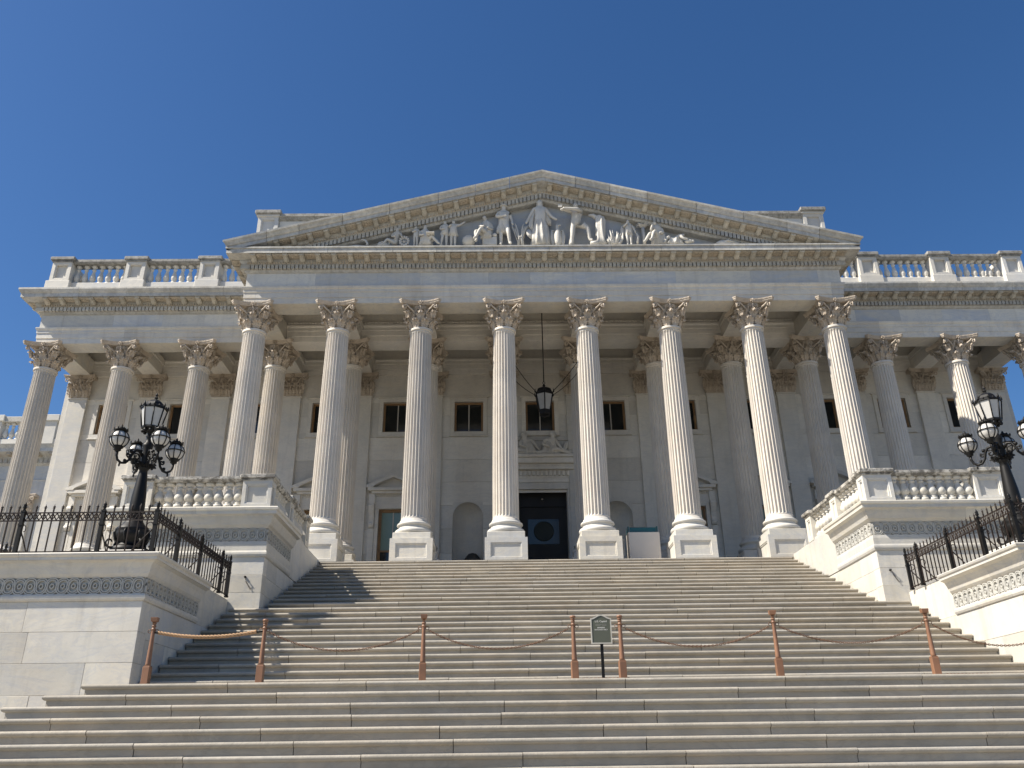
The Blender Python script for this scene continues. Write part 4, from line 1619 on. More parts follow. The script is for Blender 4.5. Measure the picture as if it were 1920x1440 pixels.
def fence(sg, label):
    T = thing('iron_fence', label, 'fence', (sg * 9, -12, -2.315), 'iron fences on the lamp pedestals')
    xin, yf, xo = sg * 8.80, -12.25, sg * 13.75
    z = -2.315
    legs = [((xin, -7.30), (xin, yf), [0.0, 0.62, 2.20, 3.66, 4.95]), ((xin, yf), (xo, yf), [0.0, 1.09, 2.72, 4.95]), ((xo, yf), (xo, -7.2), [0.0, 1.7, 3.4, 5.05])]
    first = True
    for li, (a, b, ps) in enumerate(legs):
        a, b = Vector(a), Vector(b)
        d = b - a
        L = d.length
        d.normalize()
        nr = Vector((d.y, -d.x))
        inward = Vector((sg * 1.0, 0)) if li == 0 else Vector((0, 1)) if li == 1 else Vector((-sg, 0))
        rl = MB()
        for zz in (0.06, 0.70, 0.865):
            q0, q1 = a, b
            h = 0.012
            p = [q0 + nr * h, q1 + nr * h, q1 - nr * h, q0 - nr * h]
            vs_ = [(v.x, v.y, z + zz - 0.012) for v in p] + [(v.x, v.y, z + zz + 0.012) for v in p]
            rl.add(vs_, [(0, 3, 2, 1), (4, 5, 6, 7), (0, 1, 5, 4), (1, 2, 6, 5), (2, 3, 7, 6), (3, 0, 4, 7)])
        build(rl, 'fence_rail', M_RUST, T)
        la = MB()
        n = int(L / 0.176)
        sp = L / n
        for i in range(n * 1):
            s0 = i * sp
            for (sa, za, sb, zb) in ((s0, 0.712, s0 + sp / 2, 0.853), (s0 + sp / 2, 0.712, s0, 0.853), (s0 + sp / 2, 0.712, s0 + sp, 0.853), (s0 + sp, 0.712, s0 + sp / 2, 0.853)):
                p0 = a + d * sa
                p1 = a + d * sb
                la.tube([(p0.x, p0.y, z + za), (p1.x, p1.y, z + zb)], 0.012, 4, False)
        build(la, 'lattice', M_RUST, T)
        for i in range(1, n):
            s0 = i * sp
            if min(abs(s0 - q) for q in ps) < 0.07:
                continue
            p = a + d * s0
            put('picket', ME_PICK, M_RUST, T, loc_in(T, (p.x, p.y, z)), rot=(0, 0, math.atan2(d.y, d.x)))
        for qi, q in enumerate(ps):
            if li > 0 and qi == 0:
                continue
            p = a + d * q
            fp = put('fence_post', ME_FPOST, M_IRON, T, loc_in(T, (p.x, p.y, z)))
            # raking stay with a scroll
            st = MB()
            k = inward * 0.52 if li != 0 else inward * 0.45
            e = Vector((p.x, p.y)) + k
            st.tube([(p.x, p.y, z + 0.55), (p.x + k.x * 0.45, p.y + k.y * 0.45, z + 0.32), (e.x, e.y, z + 0.0)], 0.014, 5)
            c = Vector((p.x, p.y)) + k * 0.28
            st.tube([(p.x + k.x * 0.1 + k.x * 0.14 * (1 - math.cos(t / 9 * 4.6)), p.y + k.y * 0.1 + k.y * 0.14 * (1 - math.cos(t / 9 * 4.6)), z + 0.58 + 0.07 * math.sin(t / 9 * 4.6)) for t in range(10)], 0.010, 4)
            build(st, 'stay', M_RUST, fp)
    return T


fence(-1, 'black iron fence with spear finials round the left lamp pedestal')
fence(1, 'black iron fence with spear finials round the right lamp pedestal')

# ================================================================ LAMP POSTS
def lamp_post(sg, label):
    x, y, z = (-10.7 if sg < 0 else 10.95), -9.0, -1.50
    T = thing('lamp_post', label, 'lamp', (x, y, z), 'branched lamp posts on the pedestals')
    zb = 0.0
    P = lambda *a: a
    DZ = (0, 0, -0.5)
    b = MB()
    b.lathe([(0.42, 0.41), (0.42, 0.54), (0.33, 0.57), (0.29, 0.62), (0.28, 0.66), (0.34, 0.72), (0.385, 0.80), (0.395, 0.87), (0.37, 0.93), (0.385, 0.95), (0.36, 1.00), (0.25, 1.10), (0.19, 1.19), (0.18, 1.27), (0.20, 1.29), (0.16, 1.33)], 20)
    for k in range(8):
        a = 2 * PI * k / 8
        b.tube([(0.36 * math.cos(a), 0.36 * math.sin(a), 0.95), (0.405 * math.cos(a), 0.405 * math.sin(a), 0.86), (0.36 * math.cos(a), 0.36 * math.sin(a), 0.72), (0.30 * math.cos(a), 0.30 * math.sin(a), 0.62)], [0.02, 0.03, 0.025, 0.02], 6)
    put('lamp_base', b.mesh('lamp_base'), M_IRON, T, DZ)
    for k in range(4):
        a = PI / 4 + PI / 2 * k
        f = MB()
        pts = []
        for t in range(14):
            q = t / 13
            an = q * 5.2
            rr = 0.13 * (1 - 0.72 * q)
            pts.append(((0.46 + rr * math.cos(an - 2.4)) * math.cos(a), (0.46 + rr * math.cos(an - 2.4)) * math.sin(a), 0.635 + rr * math.sin(an - 2.4)))
        f.tube([(0.30 * math.cos(a), 0.30 * math.sin(a), 0.80)] + pts, [0.03] + [0.03 - 0.012 * t / 13 for t in range(14)], 6)
        put('foot_scroll', f.mesh('foot_scroll'), M_IRON, T, DZ)
    p = MB()
    p.lathe([(0.16, 1.33), (0.17, 1.45), (0.17, 1.55), (0.16, 1.75), (0.13, 2.05), (0.105, 2.3), (0.09, 2.42), (0.12, 2.44), (0.12, 2.48), (0.085, 2.52), (0.10, 2.62), (0.11, 2.75), (0.09, 2.9), (0.12, 3.0), (0.12, 3.06), (0.07, 3.10), (0.055, 3.22), (0.08, 3.26), (0.05, 3.30), (0.07, 3.36), (0.14, 3.42)], 16)
    for k in range(8):
        a = 2 * PI * k / 8
        fr = lambda s_, o, zz, a=a: (o * math.cos(a) - s_ * math.sin(a), o * math.sin(a) + s_ * math.cos(a), zz)
        leaf(p, fr, 0, 0.075, 2.38, 0.16, 0.13, 0.13)
    put('pole', p.mesh('pole'), M_IRON, T, DZ)
    # arms and globes
    for k in range(4):
        a = PI / 4 + PI / 2 * k
        ca, sa = math.cos(a), math.sin(a)
        arm = MB()
        Q = [(0.08, 2.74), (0.18, 2.86), (0.27, 2.84), (0.33, 2.74), (0.37, 2.60), (0.45, 2.50), (0.55, 2.48), (0.64, 2.54), (0.675, 2.64), (0.68, 2.74)]
        arm.tube([(r_ * ca, r_ * sa, zz) for r_, zz in Q], [0.035, 0.04, 0.035, 0.032, 0.03, 0.03, 0.03, 0.03, 0.03, 0.035], 7)
        for (cr_, cz_, rad, s0) in ((0.22, 2.70, 0.085, 1), (0.40, 2.70, 0.06, -1), (0.17, 2.58, 0.07, -1)):
            pts = []
            for t in range(14):
                q = t / 13
                an = 1.0 + s0 * q * 7.5
                rr = rad * (1 - 0.8 * q)
                pts.append(((cr_ + rr * math.cos(an)) * ca, (cr_ + rr * math.cos(an)) * sa, cz_ + rr * math.sin(an)))
            arm.tube(pts, 0.02, 5)
        arm.ell((0.58 * ca, 0.58 * sa, 2.43), 0.025, 0.025, 0.05, 6, 5)
        arm.ell((0.36 * ca, 0.36 * sa, 2.80), 0.05, 0.05, 0.045, 6, 5)
        arm.ell((0.47 * ca, 0.47 * sa, 2.55), 0.045, 0.045, 0.045, 6, 5)
        arm.lathe([(0.035, 2.72), (0.085, 2.76), (0.075, 2.79), (0.12, 2.82), (0.12, 2.85)], 12, 0.68 * ca, 0.68 * sa, 0)
        am = put('lamp_arm', arm.mesh('lamp_arm'), M_IRON, T, DZ)
        gx, gy, gz = 0.68 * ca, 0.68 * sa, 3.03 - 0.5
        gl = MB().ell((0, 0, 0), 0.205, 0.205, 0.205, 24, 16)
        go = put('globe', gl.mesh('globe'), M_MILK, T, (gx, gy, gz))
        cg = MB()
        for m in range(4):
            am_ = PI * m / 4 + 0.25
            cg.tube([(0.215 * math.cos(t) * math.cos(am_), 0.215 * math.cos(t) * math.sin(am_), 0.215 * math.sin(t)) for t in [2 * PI * i / 28 for i in range(29)]], 0.012, 5, caps=False)
        cg.tube([(0.218 * math.cos(2 * PI * i / 28), 0.218 * math.sin(2 * PI * i / 28), 0.015) for i in range(29)], 0.014, 5, caps=False)
        cg.lathe([(0.10, 0.185), (0.16, 0.20), (0.165, 0.225), (0.10, 0.235), (0.11, 0.27), (0.05, 0.29), (0.025, 0.31), (0.03, 0.33), (0.0, 0.38)], 12)
        for m in range(8):
            aa = 2 * PI * m / 8
            cg.ell((0.155 * math.cos(aa), 0.155 * math.sin(aa), 0.24), 0.02, 0.02, 0.03, 5, 4)
        put('globe_cage', cg.mesh('globe_cage'), M_IRON, go)
    # lantern: eight-sided, wider at the top
    L = MB()
    n = 8
    a0 = PI / 8
    L.lathe([(0.10, 3.38), (0.21, 3.44), (0.225, 3.46), (0.225, 3.50)], n, a0=a0, smooth=False)
    L.lathe([(0.295, 3.94), (0.325, 3.95), (0.325, 3.99), (0.27, 4.01), (0.235, 4.05), (0.20, 4.12), (0.13, 4.18), (0.06, 4.21), (0.03, 4.24), (0.05, 4.27), (0.02, 4.31), (0.035, 4.35), (0.0, 4.42)], n, a0=a0, smooth=False)
    for i in range(n):
        a = a0 + 2 * PI * i / n
        L.tube([(0.215 * math.cos(a), 0.215 * math.sin(a), 3.48), (0.308 * math.cos(a), 0.308 * math.sin(a), 3.96)], 0.016, 5)
        L.lathe([(0.025, 0), (0.03, 0.04), (0.012, 0.09), (0.0, 0.13)], 5, 0.315 * math.cos(a), 0.315 * math.sin(a), 3.98)
        L.ell((0.17 * math.cos(a), 0.17 * math.sin(a), 3.39), 0.05, 0.05, 0.05, 6, 4)
        am_ = a + PI / 8
        L.lathe([(0.03, 0), (0.015, 0.05), (0.0, 0.06)], 5, 0.285 * math.cos(am_), 0.285 * math.sin(am_), 3.98)
    lo = put('lantern', L.mesh('lantern'), M_IRON, T, DZ)
    for i in range(n):
        a, a2 = a0 + 2 * PI * i / n, a0 + 2 * PI * (i + 1) / n
        v = []
        for rr, zz in ((0.205, 3.50), (0.295, 3.945)):
            for dr in (0, -0.008):
                for an in (a, a2):
                    v.append(((rr + dr) * math.cos(an), (rr + dr) * math.sin(an), zz))
        pn = MB().add(v, [(0, 1, 5, 4), (2, 6, 7, 3), (0, 2, 3, 1), (4, 5, 7, 6), (0, 4, 6, 2), (1, 3, 7, 5)])
        put('pane', pn.mesh('pane'), M_MILK, lo)
    T.scale = (1.05, 1.05, 1.06)
    return T


lamp_post(-1, 'black lamp post with four caged globes and a top lantern on the left pedestal')
lamp_post(1, 'black lamp post with caged globes on the right pedestal, cut by the frame')

# ================================================================ HANGING LANTERN
def hanging_lantern():
    x, y = -0.04, 1.6
    T = thing('hanging_lantern', 'large black lantern hanging on a long rod between the middle columns', 'lantern', (x, y, 6.2))
    z0 = 0.0
    m = MB()
    n = 6
    a0 = PI / 6
    m.lathe([(0.10, 0.0), (0.22, 0.02), (0.235, 0.05), (0.235, 0.20), (0.25, 0.22)], n, a0=a0, smooth=False)
    m.lathe([(0.37, 0.86), (0.40, 0.87), (0.40, 0.93), (0.36, 0.96), (0.33, 1.02), (0.29, 1.12), (0.20, 1.18), (0.08, 1.21), (0.05, 1.25), (0.07, 1.29), (0.04, 1.33), (0.03, 1.38)], n, a0=a0, smooth=False)
    for i in range(n):
        a = a0 + 2 * PI * i / n
        m.tube([(0.245 * math.cos(a), 0.245 * math.sin(a), 0.2), (0.375 * math.cos(a), 0.375 * math.sin(a), 0.88)], 0.024, 5)
        m.tube([(0.39 * math.cos(a), 0.39 * math.sin(a), 0.92), (0.43 * math.cos(a), 0.43 * math.sin(a), 0.98), (0.42 * math.cos(a), 0.42 * math.sin(a), 1.08)], [0.035, 0.03, 0.01], 5)
    m.tube([(0.05 * math.cos(t), 0, 1.42 + 0.05 * math.sin(t)) for t in [2 * PI * i / 12 for i in range(13)]], 0.012, 5, caps=False)
    put('lantern_body', m.mesh('lantern_body'), M_IRON, T)
    for i in range(n):
        a, a2 = a0 + 2 * PI * i / n, a0 + 2 * PI * (i + 1) / n
        v = []
        for rr, zz in ((0.232, 0.22), (0.36, 0.865)):
            for dr in (0, -0.01):
                for an in (a, a2):
                    v.append(((rr + dr) * math.cos(an), (rr + dr) * math.sin(an), zz))
        pn = MB().add(v, [(0, 1, 5, 4), (2, 6, 7, 3), (0, 2, 3, 1), (4, 5, 7, 6), (0, 4, 6, 2), (1, 3, 7, 5)])
        put('pane', pn.mesh('pane'), M_DIMGLASS, T)
    rod = MB().tube([(x, y, 7.65), (x, y, 11.46)], 0.022, 6)
    build(rod, 'rod', M_IRON, T)
    for sx in (-1, 1):
        for (py, pz, cz) in ((0.42, 8.42, 7.24), (Y2 - 0.43, 8.70, 7.20)):
            a = Vector((x + sx * 0.40, y + (py - y) * 0.15, cz))
            b = Vector((sx * (S / 2 - 0.12), py, pz))
            pts = []
            for t in range(13):
                q = t / 12
                p_ = a.lerp(b, q)
                p_.z -= 0.10 * 4 * q * (1 - q)
                pts.append(p_)
            build(MB().tube(pts, 0.014, 5), 'stay_chain', M_IRON, T)


hanging_lantern()

# ================================================================ BOLLARDS, ROPE, CHAINS
YP = -13.3
ZP = nose(25)[1]


def bollard(x, kind, label):
    T = thing('bollard', label, 'bollard', (x, YP, ZP), 'copper brown bollards along the landing')
    b = MB()
    b.box(-0.062, 0.062, -0.062, 0.062, 0.0, 0.31, 0.006)
    b.prism([(-0.062, 0.31), (0.062, 0.31), (0.046, 0.335), (-0.046, 0.335)], -0.05, 0.05, 'y')
    put('post_foot', b.mesh('post_foot'), M_BRONZE, T, rot=(0, 0, rnd.uniform(-0.12, 0.12)))
    s_ = MB()
    s_.lathe([(0.050, 0.325), (0.047, 0.36), (0.040, 0.60), (0.031, 0.93), (0.030, 0.945), (0.042, 0.95), (0.042, 0.965), (0.030, 0.97), (0.030, 1.0), (0.040, 1.005), (0.040, 1.02), (0.028, 1.03)], 12)
    put('shaft', s_.mesh('shaft'), M_BRONZE, T)
    c = MB()
    if kind == 'flat':
        c.lathe([(0.028, 1.03), (0.034, 1.05), (0.046, 1.07), (0.034, 1.08), (0.05, 1.085), (0.075, 1.095), (0.085, 1.15), (0.085, 1.165), (0.0, 1.17)], 4, a0=PI / 4 + rnd.uniform(-0.1, 0.1), smooth=False)
    else:
        c.lathe([(0.028, 1.03), (0.05, 1.045), (0.034, 1.06), (0.04, 1.07), (0.055, 1.085), (0.055, 1.10), (0.04, 1.115), (0.0, 1.12)], 12)
    put('cap', c.mesh('cap'), M_BRONZE, T)
    for sg in (-1, 1):
        rg = MB().tube([(sg * (0.065 + 0.03 * math.cos(t)), 0, 0.925 + 0.03 * math.sin(t)) for t in [2 * PI * i / 10 for i in range(11)]], 0.007, 5, caps=False)
        put('ring', rg.mesh('ring'), M_CHAIN, T)
    return T


BX = [(-8.07, 'flat', 'square-capped copper brown bollard holding the thick rope, leftmost of the row'),
      (-6.06, 'round', 'round-capped copper brown bollard between the rope and the first chain'),
      (-3.18, 'flat', 'flat-capped copper brown bollard below the third column from the left'),
      (-0.465, 'round', 'round-capped copper brown bollard just left of the green sign'),
      (0.39, 'round', 'round-capped copper brown bollard just right of the green sign'),
      (3.20, 'flat', 'flat-capped copper brown bollard second from the right, below the sixth column'),
      (6.01, 'flat', 'flat-capped copper brown bollard at the right, near the right pedestal'),
      (8.70, 'flat', 'copper brown bollard beside the right pedestal, past the frame edge')]
for x, k, lb in BX:
    bollard(x, k, lb)


def hang(x0, x1, z0, sag, n):
    pts = []
    for i in range(n + 1):
        q = i / n
        pts.append(Vector((x0 + (x1 - x0) * q, YP, z0 - sag * 4 * q * (1 - q))))
    return pts


ZA = ZP + 0.90
# rope: three twisted strands
rp = MB()
x0, x1 = -8.07 + 0.10, -6.06 - 0.14
ctr = hang(x0, x1, ZA + 0.0, 0.085, 150)
for s_ in range(3):
    pts = []
    for i, p in enumerate(ctr):
        a = i * 0.38 + s_ * 2 * PI / 3
        pts.append(p + Vector((0, 0.019 * math.cos(a), 0.019 * math.sin(a))))
    rp.tube(pts, 0.016, 6)
ro = build(rp, 'rope', M_ROPE)
tag(ro, 'thick tan twisted rope slung between the two leftmost bollards', 'rope')
build(MB().tube([(x1 - 0.0, YP, ZA), (x1 + 0.13, YP, ZA)], [0.03, 0.012], 8), 'rope_end', M_IRON, ro)
build(MB().tube([(x0 - 0.08, YP, ZA), (x0 + 0.03, YP, ZA)], [0.012, 0.03], 8), 'rope_end', M_IRON, ro)


def chain(x0, x1, sag, label):
    ctr = hang(x0 + 0.10, x1 - 0.10, ZA - 0.02, sag, 200)
    # resample by arc length
    L = [0]
    for a, b in zip(ctr[:-1], ctr[1:]):
        L.append(L[-1] + (b - a).length)
    n = int(L[-1] / 0.036)
    mb = MB()
    j = 0
    for k in range(n):
        s_ = (k + 0.5) * L[-1] / n
        while L[j + 1] < s_ and j < len(L) - 2:
            j += 1
        q = (s_ - L[j]) / (L[j + 1] - L[j])
        c = ctr[j].lerp(ctr[j + 1], q)
        t = (ctr[j + 1] - ctr[j]).normalized()
        b = Vector((0, 1, 0)) if k % 2 else t.cross(Vector((0, 1, 0)))
        pts = [c + t * 0.026 * math.cos(2 * PI * i / 8) + b * 0.015 * math.sin(2 * PI * i / 8) for i in range(9)]
        mb.tube(pts, 0.006, 4, caps=False)
    o = build(mb, 'chain', M_CHAIN)
    tag(o, label, 'chain', 'chains between the bollards')


chain(-6.06, -3.18, 0.33, 'sagging brown chain from the bollard beside the rope to the next bollard on its right')
chain(-3.18, -0.465, 0.33, 'sagging brown chain ending at the bollard left of the green sign')
chain(0.39, 3.20, 0.33, 'sagging brown chain starting at the bollard right of the green sign')
chain(3.20, 6.01, 0.30, 'sagging brown chain between the two flat-capped bollards right of centre')
chain(6.01, 8.70, 0.38, 'sagging brown chain running from the last bollard towards the right pedestal')
# chains lying on the landing at some feet
def pile(x, label):
    mb = MB()
    p = Vector((x - 0.42, YP - 0.03, ZP + 0.008))
    a = 0
    for k in range(26):
        a = 0.5 * math.sin(k * 0.7 + x)
        t = Vector((math.cos(a), math.sin(a) * 0.5, 0)).normalized()
        b = Vector((-t.y, t.x, 0)) if k % 2 else Vector((0, 0, 1))
        c = p + Vector((0, 0, 0.012))
        mb.tube([c + t * 0.026 * math.cos(2 * PI * i / 8) + b * 0.013 * math.sin(2 * PI * i / 8) for i in range(9)], 0.006, 4, caps=False)
        p += t * 0.034
    o = build(mb, 'chain', M_CHAIN)
    tag(o, label, 'chain', 'loose chains on the landing')


pile(0.10, 'short loose chain lying on the landing at the foot of the green sign')
pile(6.6, 'short loose chain lying on the landing at the foot of the rightmost bollard')

# ================================================================ SIGN
def sign():
    x, y, z = 0.045, -13.25, ZP
    T = thing('notice_sign', 'small dark green arched notice board on a thin post between two bollards', 'sign', (x, y, z))
    pm = MB()
    pm.box(-0.026, 0.026, -0.02, 0.02, 0.0, 0.66)
    pm.box(-0.08, 0.08, -0.08, 0.08, 0.0, 0.012)
    put('sign_post', pm.mesh('sign_post'), M_IRON, T)
    def outline(e):
        w, zb, zs, zt = 0.185 + e, 0.62 - e, 1.06 + e, 1.125 + e
        pts = [(-w, zb), (w, zb), (w, zs)]
        for t in range(1, 12):
            q = 1 - 2 * t / 12
            pts.append((w * q, zs + (zt - zs) * (0.5 + 0.5 * math.cos(PI * q))))
        pts.append((-w, zs))
        return pts
    put('sign_board', MB().prism(outline(-0.016), -0.042, -0.022, 'y').mesh('sign_board'), M_GREEN, T)
    o1, o2 = outline(0.004), outline(-0.016)
    n = len(o1)
    vs_ = [(a, -0.05, b) for a, b in o1] + [(a, -0.05, b) for a, b in o2] + [(a, -0.021, b) for a, b in o1] + [(a, -0.021, b) for a, b in o2]
    fs_ = []
    for i in range(n):
        j = (i + 1) % n
        fs_ += [(i, j, n + j, n + i), (2 * n + i, 3 * n + i, 3 * n + j, 2 * n + j), (i, 2 * n + i, 2 * n + j, j), (n + i, n + j, 3 * n + j, 3 * n + i)]
    put('sign_frame', MB().add(vs_, fs_).mesh('sign_frame'), M_SIGNFR, T)
    for txt, zz, wd in (('U.S. Capitol', 0.995, 0.215), ('MEMBERS', 0.886, 0.135), ('ENTRANCE ONLY', 0.852, 0.235)):
        cu_ = bpy.data.curves.new('lettering', 'FONT')
        cu_.body = txt
        cu_.align_x = 'CENTER'
        cu_.size = 0.05
        cu_.extrude = 0.0008
        o = bpy.data.objects.new('lettering', cu_)
        COL.objects.link(o)
        bpy.context.view_layer.update()
        k = wd / max(0.01, o.dimensions.x)
        cu_.size = 0.05 * k
        cu_.offset = 0.0006
        cu_.materials.append(M_TEXT)
        bpy.context.view_layer.update()
        tm = bpy.data.meshes.new_from_object(o.evaluated_get(bpy.context.evaluated_depsgraph_get()))
        bpy.data.objects.remove(o)
        put('lettering', tm, M_TEXT, T, (0.0, -0.0435, zz), (R(90), 0, 0))
    ln = MB().box(-0.10, 0.10, -0.0435, -0.042, 0.957, 0.960)
    ln.box(-0.10, 0.0, -0.0435, -0.042, 0.937, 0.940)
    ln.box(0.02, 0.10, -0.0435, -0.042, 0.937, 0.940)
    put('small_print', ln.mesh('small_print'), M_SIGNFR, T)


sign()

# ================================================================ KIOSK AND STANCHION ON THE PORTICO
K = thing('security_desk', 'white boxy desk with a teal glass screen on top, behind the fifth column', 'desk', (3.32, 0.75, 0))
build(MB().box(2.76, 3.88, 0.45, 1.05, 0.02, 1.20, 0.008), 'desk_body', M_KIOSK, K)
build(MB().box(2.84, 3.78, 0.56, 0.60, 1.20, 1.40), 'screen', M_TEAL, K)
kb = MB()
for xx in (2.79, 3.82):
    kb.box(xx - 0.02, xx + 0.02, 0.54, 0.98, 1.20, 1.43)
build(kb, 'screen_bracket', M_TEAL, K)
build(MB().lathe([(0.0, 1.2), (0.12, 1.2), (0.12, 1.30), (0.08, 1.36), (0.0, 1.37)], 12, 3.3, 0.85, 0), 'desk_dome', M_DARK, K)
Q = thing('stanchion', 'thin grey stanchion post beside the white desk', 'post', (2.58, 0.5, 0))
build(MB().lathe([(0.13, 0.0), (0.13, 0.02), (0.02, 0.05), (0.02, 0.9), (0.03, 0.92), (0.03, 0.96), (0.0, 0.97)], 10, 2.58, 0.5, 0), 'stanchion_post', M_SIGNFR, Q)

# dark boxes on the roof, seen through the balustrades
o = build(MB().box(-19.35, -18.85, 4.2, 4.7, 12.40, 14.25, 0.02), 'roof_box', M_DARK)
tag(o, 'small dark box on the roof behind the left balustrade', 'box', 'dark boxes on the roof')
o = build(MB().box(16.2, 16.9, 4.4, 4.9, 12.40, 14.15, 0.02), 'roof_box', M_DARK)
tag(o, 'small dark box on the roof behind the right balustrade, nearer the pediment', 'box', 'dark boxes on the roof')
o = build(MB().box(17.9, 18.4, 4.4, 4.9, 12.40, 14.1, 0.02), 'roof_box', M_DARK)
tag(o, 'small dark box on the roof behind the right balustrade, farther from the pediment', 'box', 'dark boxes on the roof')

# ================================================================ STATUES IN THE PEDIMENT
def skin(joints, edges, sub=1):
    me = bpy.data.meshes.new('tmp')
    names = list(joints)
    me.from_pydata([joints[n][:3] for n in names], [(names.index(a), names.index(b)) for a, b in edges], [])
    o = bpy.data.objects.new('tmp', me)
    COL.objects.link(o)
    m = o.modifiers.new('s', 'SKIN')
    for i, n in enumerate(names):
        r_ = joints[n][3]
        me.skin_vertices[0].data[i].radius = (r_, r_)
        me.skin_vertices[0].data[i].use_root = (i == 0)
    s2 = o.modifiers.new('d', 'SUBSURF')
    s2.levels = sub
    s2.render_levels = sub
    dg = bpy.context.evaluated_depsgraph_get()
    ev = o.evaluated_get(dg)
    res = bpy.data.meshes.new_from_object(ev)
    res.name = 'body'
    for p in res.polygons:
        p.use_smooth = True
    bpy.data.objects.remove(o)
    return res


E_STAND = [('pel', 'che'), ('che', 'sho'), ('sho', 'nek'), ('nek', 'hed'), ('hed', 'top'), ('pel', 'hpl'), ('hpl', 'knl'), ('knl', 'anl'), ('anl', 'tol'),
           ('pel', 'hpr'), ('hpr', 'knr'), ('knr', 'anr'), ('anr', 'tor'), ('sho', 'shl'), ('shl', 'ell'), ('ell', 'hal'), ('hal', 'fil'),
           ('sho', 'shr'), ('shr', 'elr'), ('elr', 'har'), ('har', 'fir')]


def human(h, thick=1.0, **kw):
    """joint table for a standing figure of height h facing -y; kw overrides joints as (x, y, z) in units of h"""
    j = dict(pel=(0, 0, .52, .085), che=(0, 0, .68, .092), sho=(0, 0.005, .785, .075), nek=(0, 0, .845, .042), hed=(0, -.015, .905, .062), top=(0, -.012, .958, .046),
             hpl=(-.058, 0, .49, .072), knl=(-.062, -.02, .275, .050), anl=(-.064, 0, .045, .034), tol=(-.072, -.075, .018, .028),
             hpr=(.058, 0, .49, .072), knr=(.062, -.02, .275, .050), anr=(.064, 0, .045, .034), tor=(.072, -.075, .018, .028),
             shl=(-.118, 0, .785, .048), ell=(-.150, 0.01, .62, .036), hal=(-.150, -.05, .485, .027), fil=(-.150, -.065, .435, .022),
             shr=(.118, 0, .785, .048), elr=(.150, 0.01, .62, .036), har=(.150, -.05, .485, .027), fir=(.150, -.065, .435, .022))
    for k, v in kw.items():
        j[k] = (*v[:3], v[3] if len(v) > 3 else j[k][3])
    return {k: (a * h, b * h, c * h, r_ * h * thick) for k, (a, b, c, r_) in j.items()}


def cloth(rings, folds, amp, n=64, ph=0.0):
    """lofted drapery: rings (cx, cy, z, rx, ry, fold strength)"""
    mb = MB()
    vs_ = []
    for (cx, cy, z, rx, ry, f) in rings:
        for i in range(n):
            a = 2 * PI * i / n
            k = 1 + 1.6 * amp * f * (math.sin(folds * a + ph + z * 1.7) + 0.5 * math.sin((folds * 2 + 1) * a + z * 4))
            vs_.append((cx + rx * k * math.cos(a), cy + ry * k * math.sin(a), z))
    m = len(rings)
    fs_ = [(j * n + i, j * n + (i + 1) % n, (j + 1) * n + (i + 1) % n, (j + 1) * n + i) for j in range(m - 1) for i in range(n)]
    fs_ += [tuple(reversed(range(n))), tuple((m - 1) * n + i for i in range(n))]
    mb.add(vs_, fs_, True)
    return mb


ZPL = 12.68
MPX = 0.0216


def statue(px, label, cat='statue', y=-0.60, name='statue'):
    t = thing(name, label, cat, ((px - 1018) * MPX, y, ZPL), 'marble figures in the pediment')
    t.scale = (0.90, 1.0, 1.0)
    return t


def body(T, joints):
    return put('body', skin(joints, E_STAND), M_STATUE, T)


def dress(T, mb, nm='robe'):
    return put(nm, mb.mesh(nm), M_STATUE, T)


# central robed figure
T = statue(1013, 'tall robed woman statue standing at the centre of the pediment, arms held low', y=-0.58)
h = 2.28
body(T, human(h, 1.05, ell=(-.20, 0, .64), hal=(-.27, -.03, .50), fil=(-.29, -.04, .46), elr=(.21, 0, .65), har=(.30, -.02, .57), fir=(.345, -.03, .555)))
dress(T, cloth([(0, 0, .02, .40, .24, 1), (0, 0, .4, .36, .22, 1), (0, 0, .9, .33, .21, .8), (0, 0, 1.18, .27, .19, .5), (0, 0, 1.36, .20, .16, .2), (0, 0, 1.6, .27, .18, .2), (0, 0, 1.8, .25, .15, .1), (0, 0, 1.9, .12, .10, 0)], 9, .10))
ck = cloth([(-.34, .05, .75, .06, .12, 1), (-.40, .05, .95, .12, .16, 1), (-.36, .05, 1.3, .12, .15, 1), (-.27, .05, 1.6, .10, .12, .5), (-.2, .05, 1.82, .07, .09, 0)], 5, .15)
ck.merge(cloth([(.42, .05, 1.05, .06, .10, 1), (.38, .05, 1.25, .11, .13, 1), (.27, .05, 1.55, .10, .12, .5), (.2, .05, 1.82, .07, .09, 0)], 5, .15))
dress(T, ck, 'cloak')
hr = MB().ell((0, .01, .925 * h), .155, .165, .16, 12, 8)
hr.ell((-.10, .02, .86 * h), .06, .08, .14, 8, 6)
hr.ell((.10, .02, .86 * h), .06, .08, .14, 8, 6)
dress(T, hr, 'hair')
sh = MB().lathe([(0.0, 0.0), (.26, 0.03), (.27, .06), (.0, .10)], 20)
o = put('shield', sh.mesh('shield'), M_STATUE, T, (-.42, .0, .55), rot=(R(80), 0, R(25)))

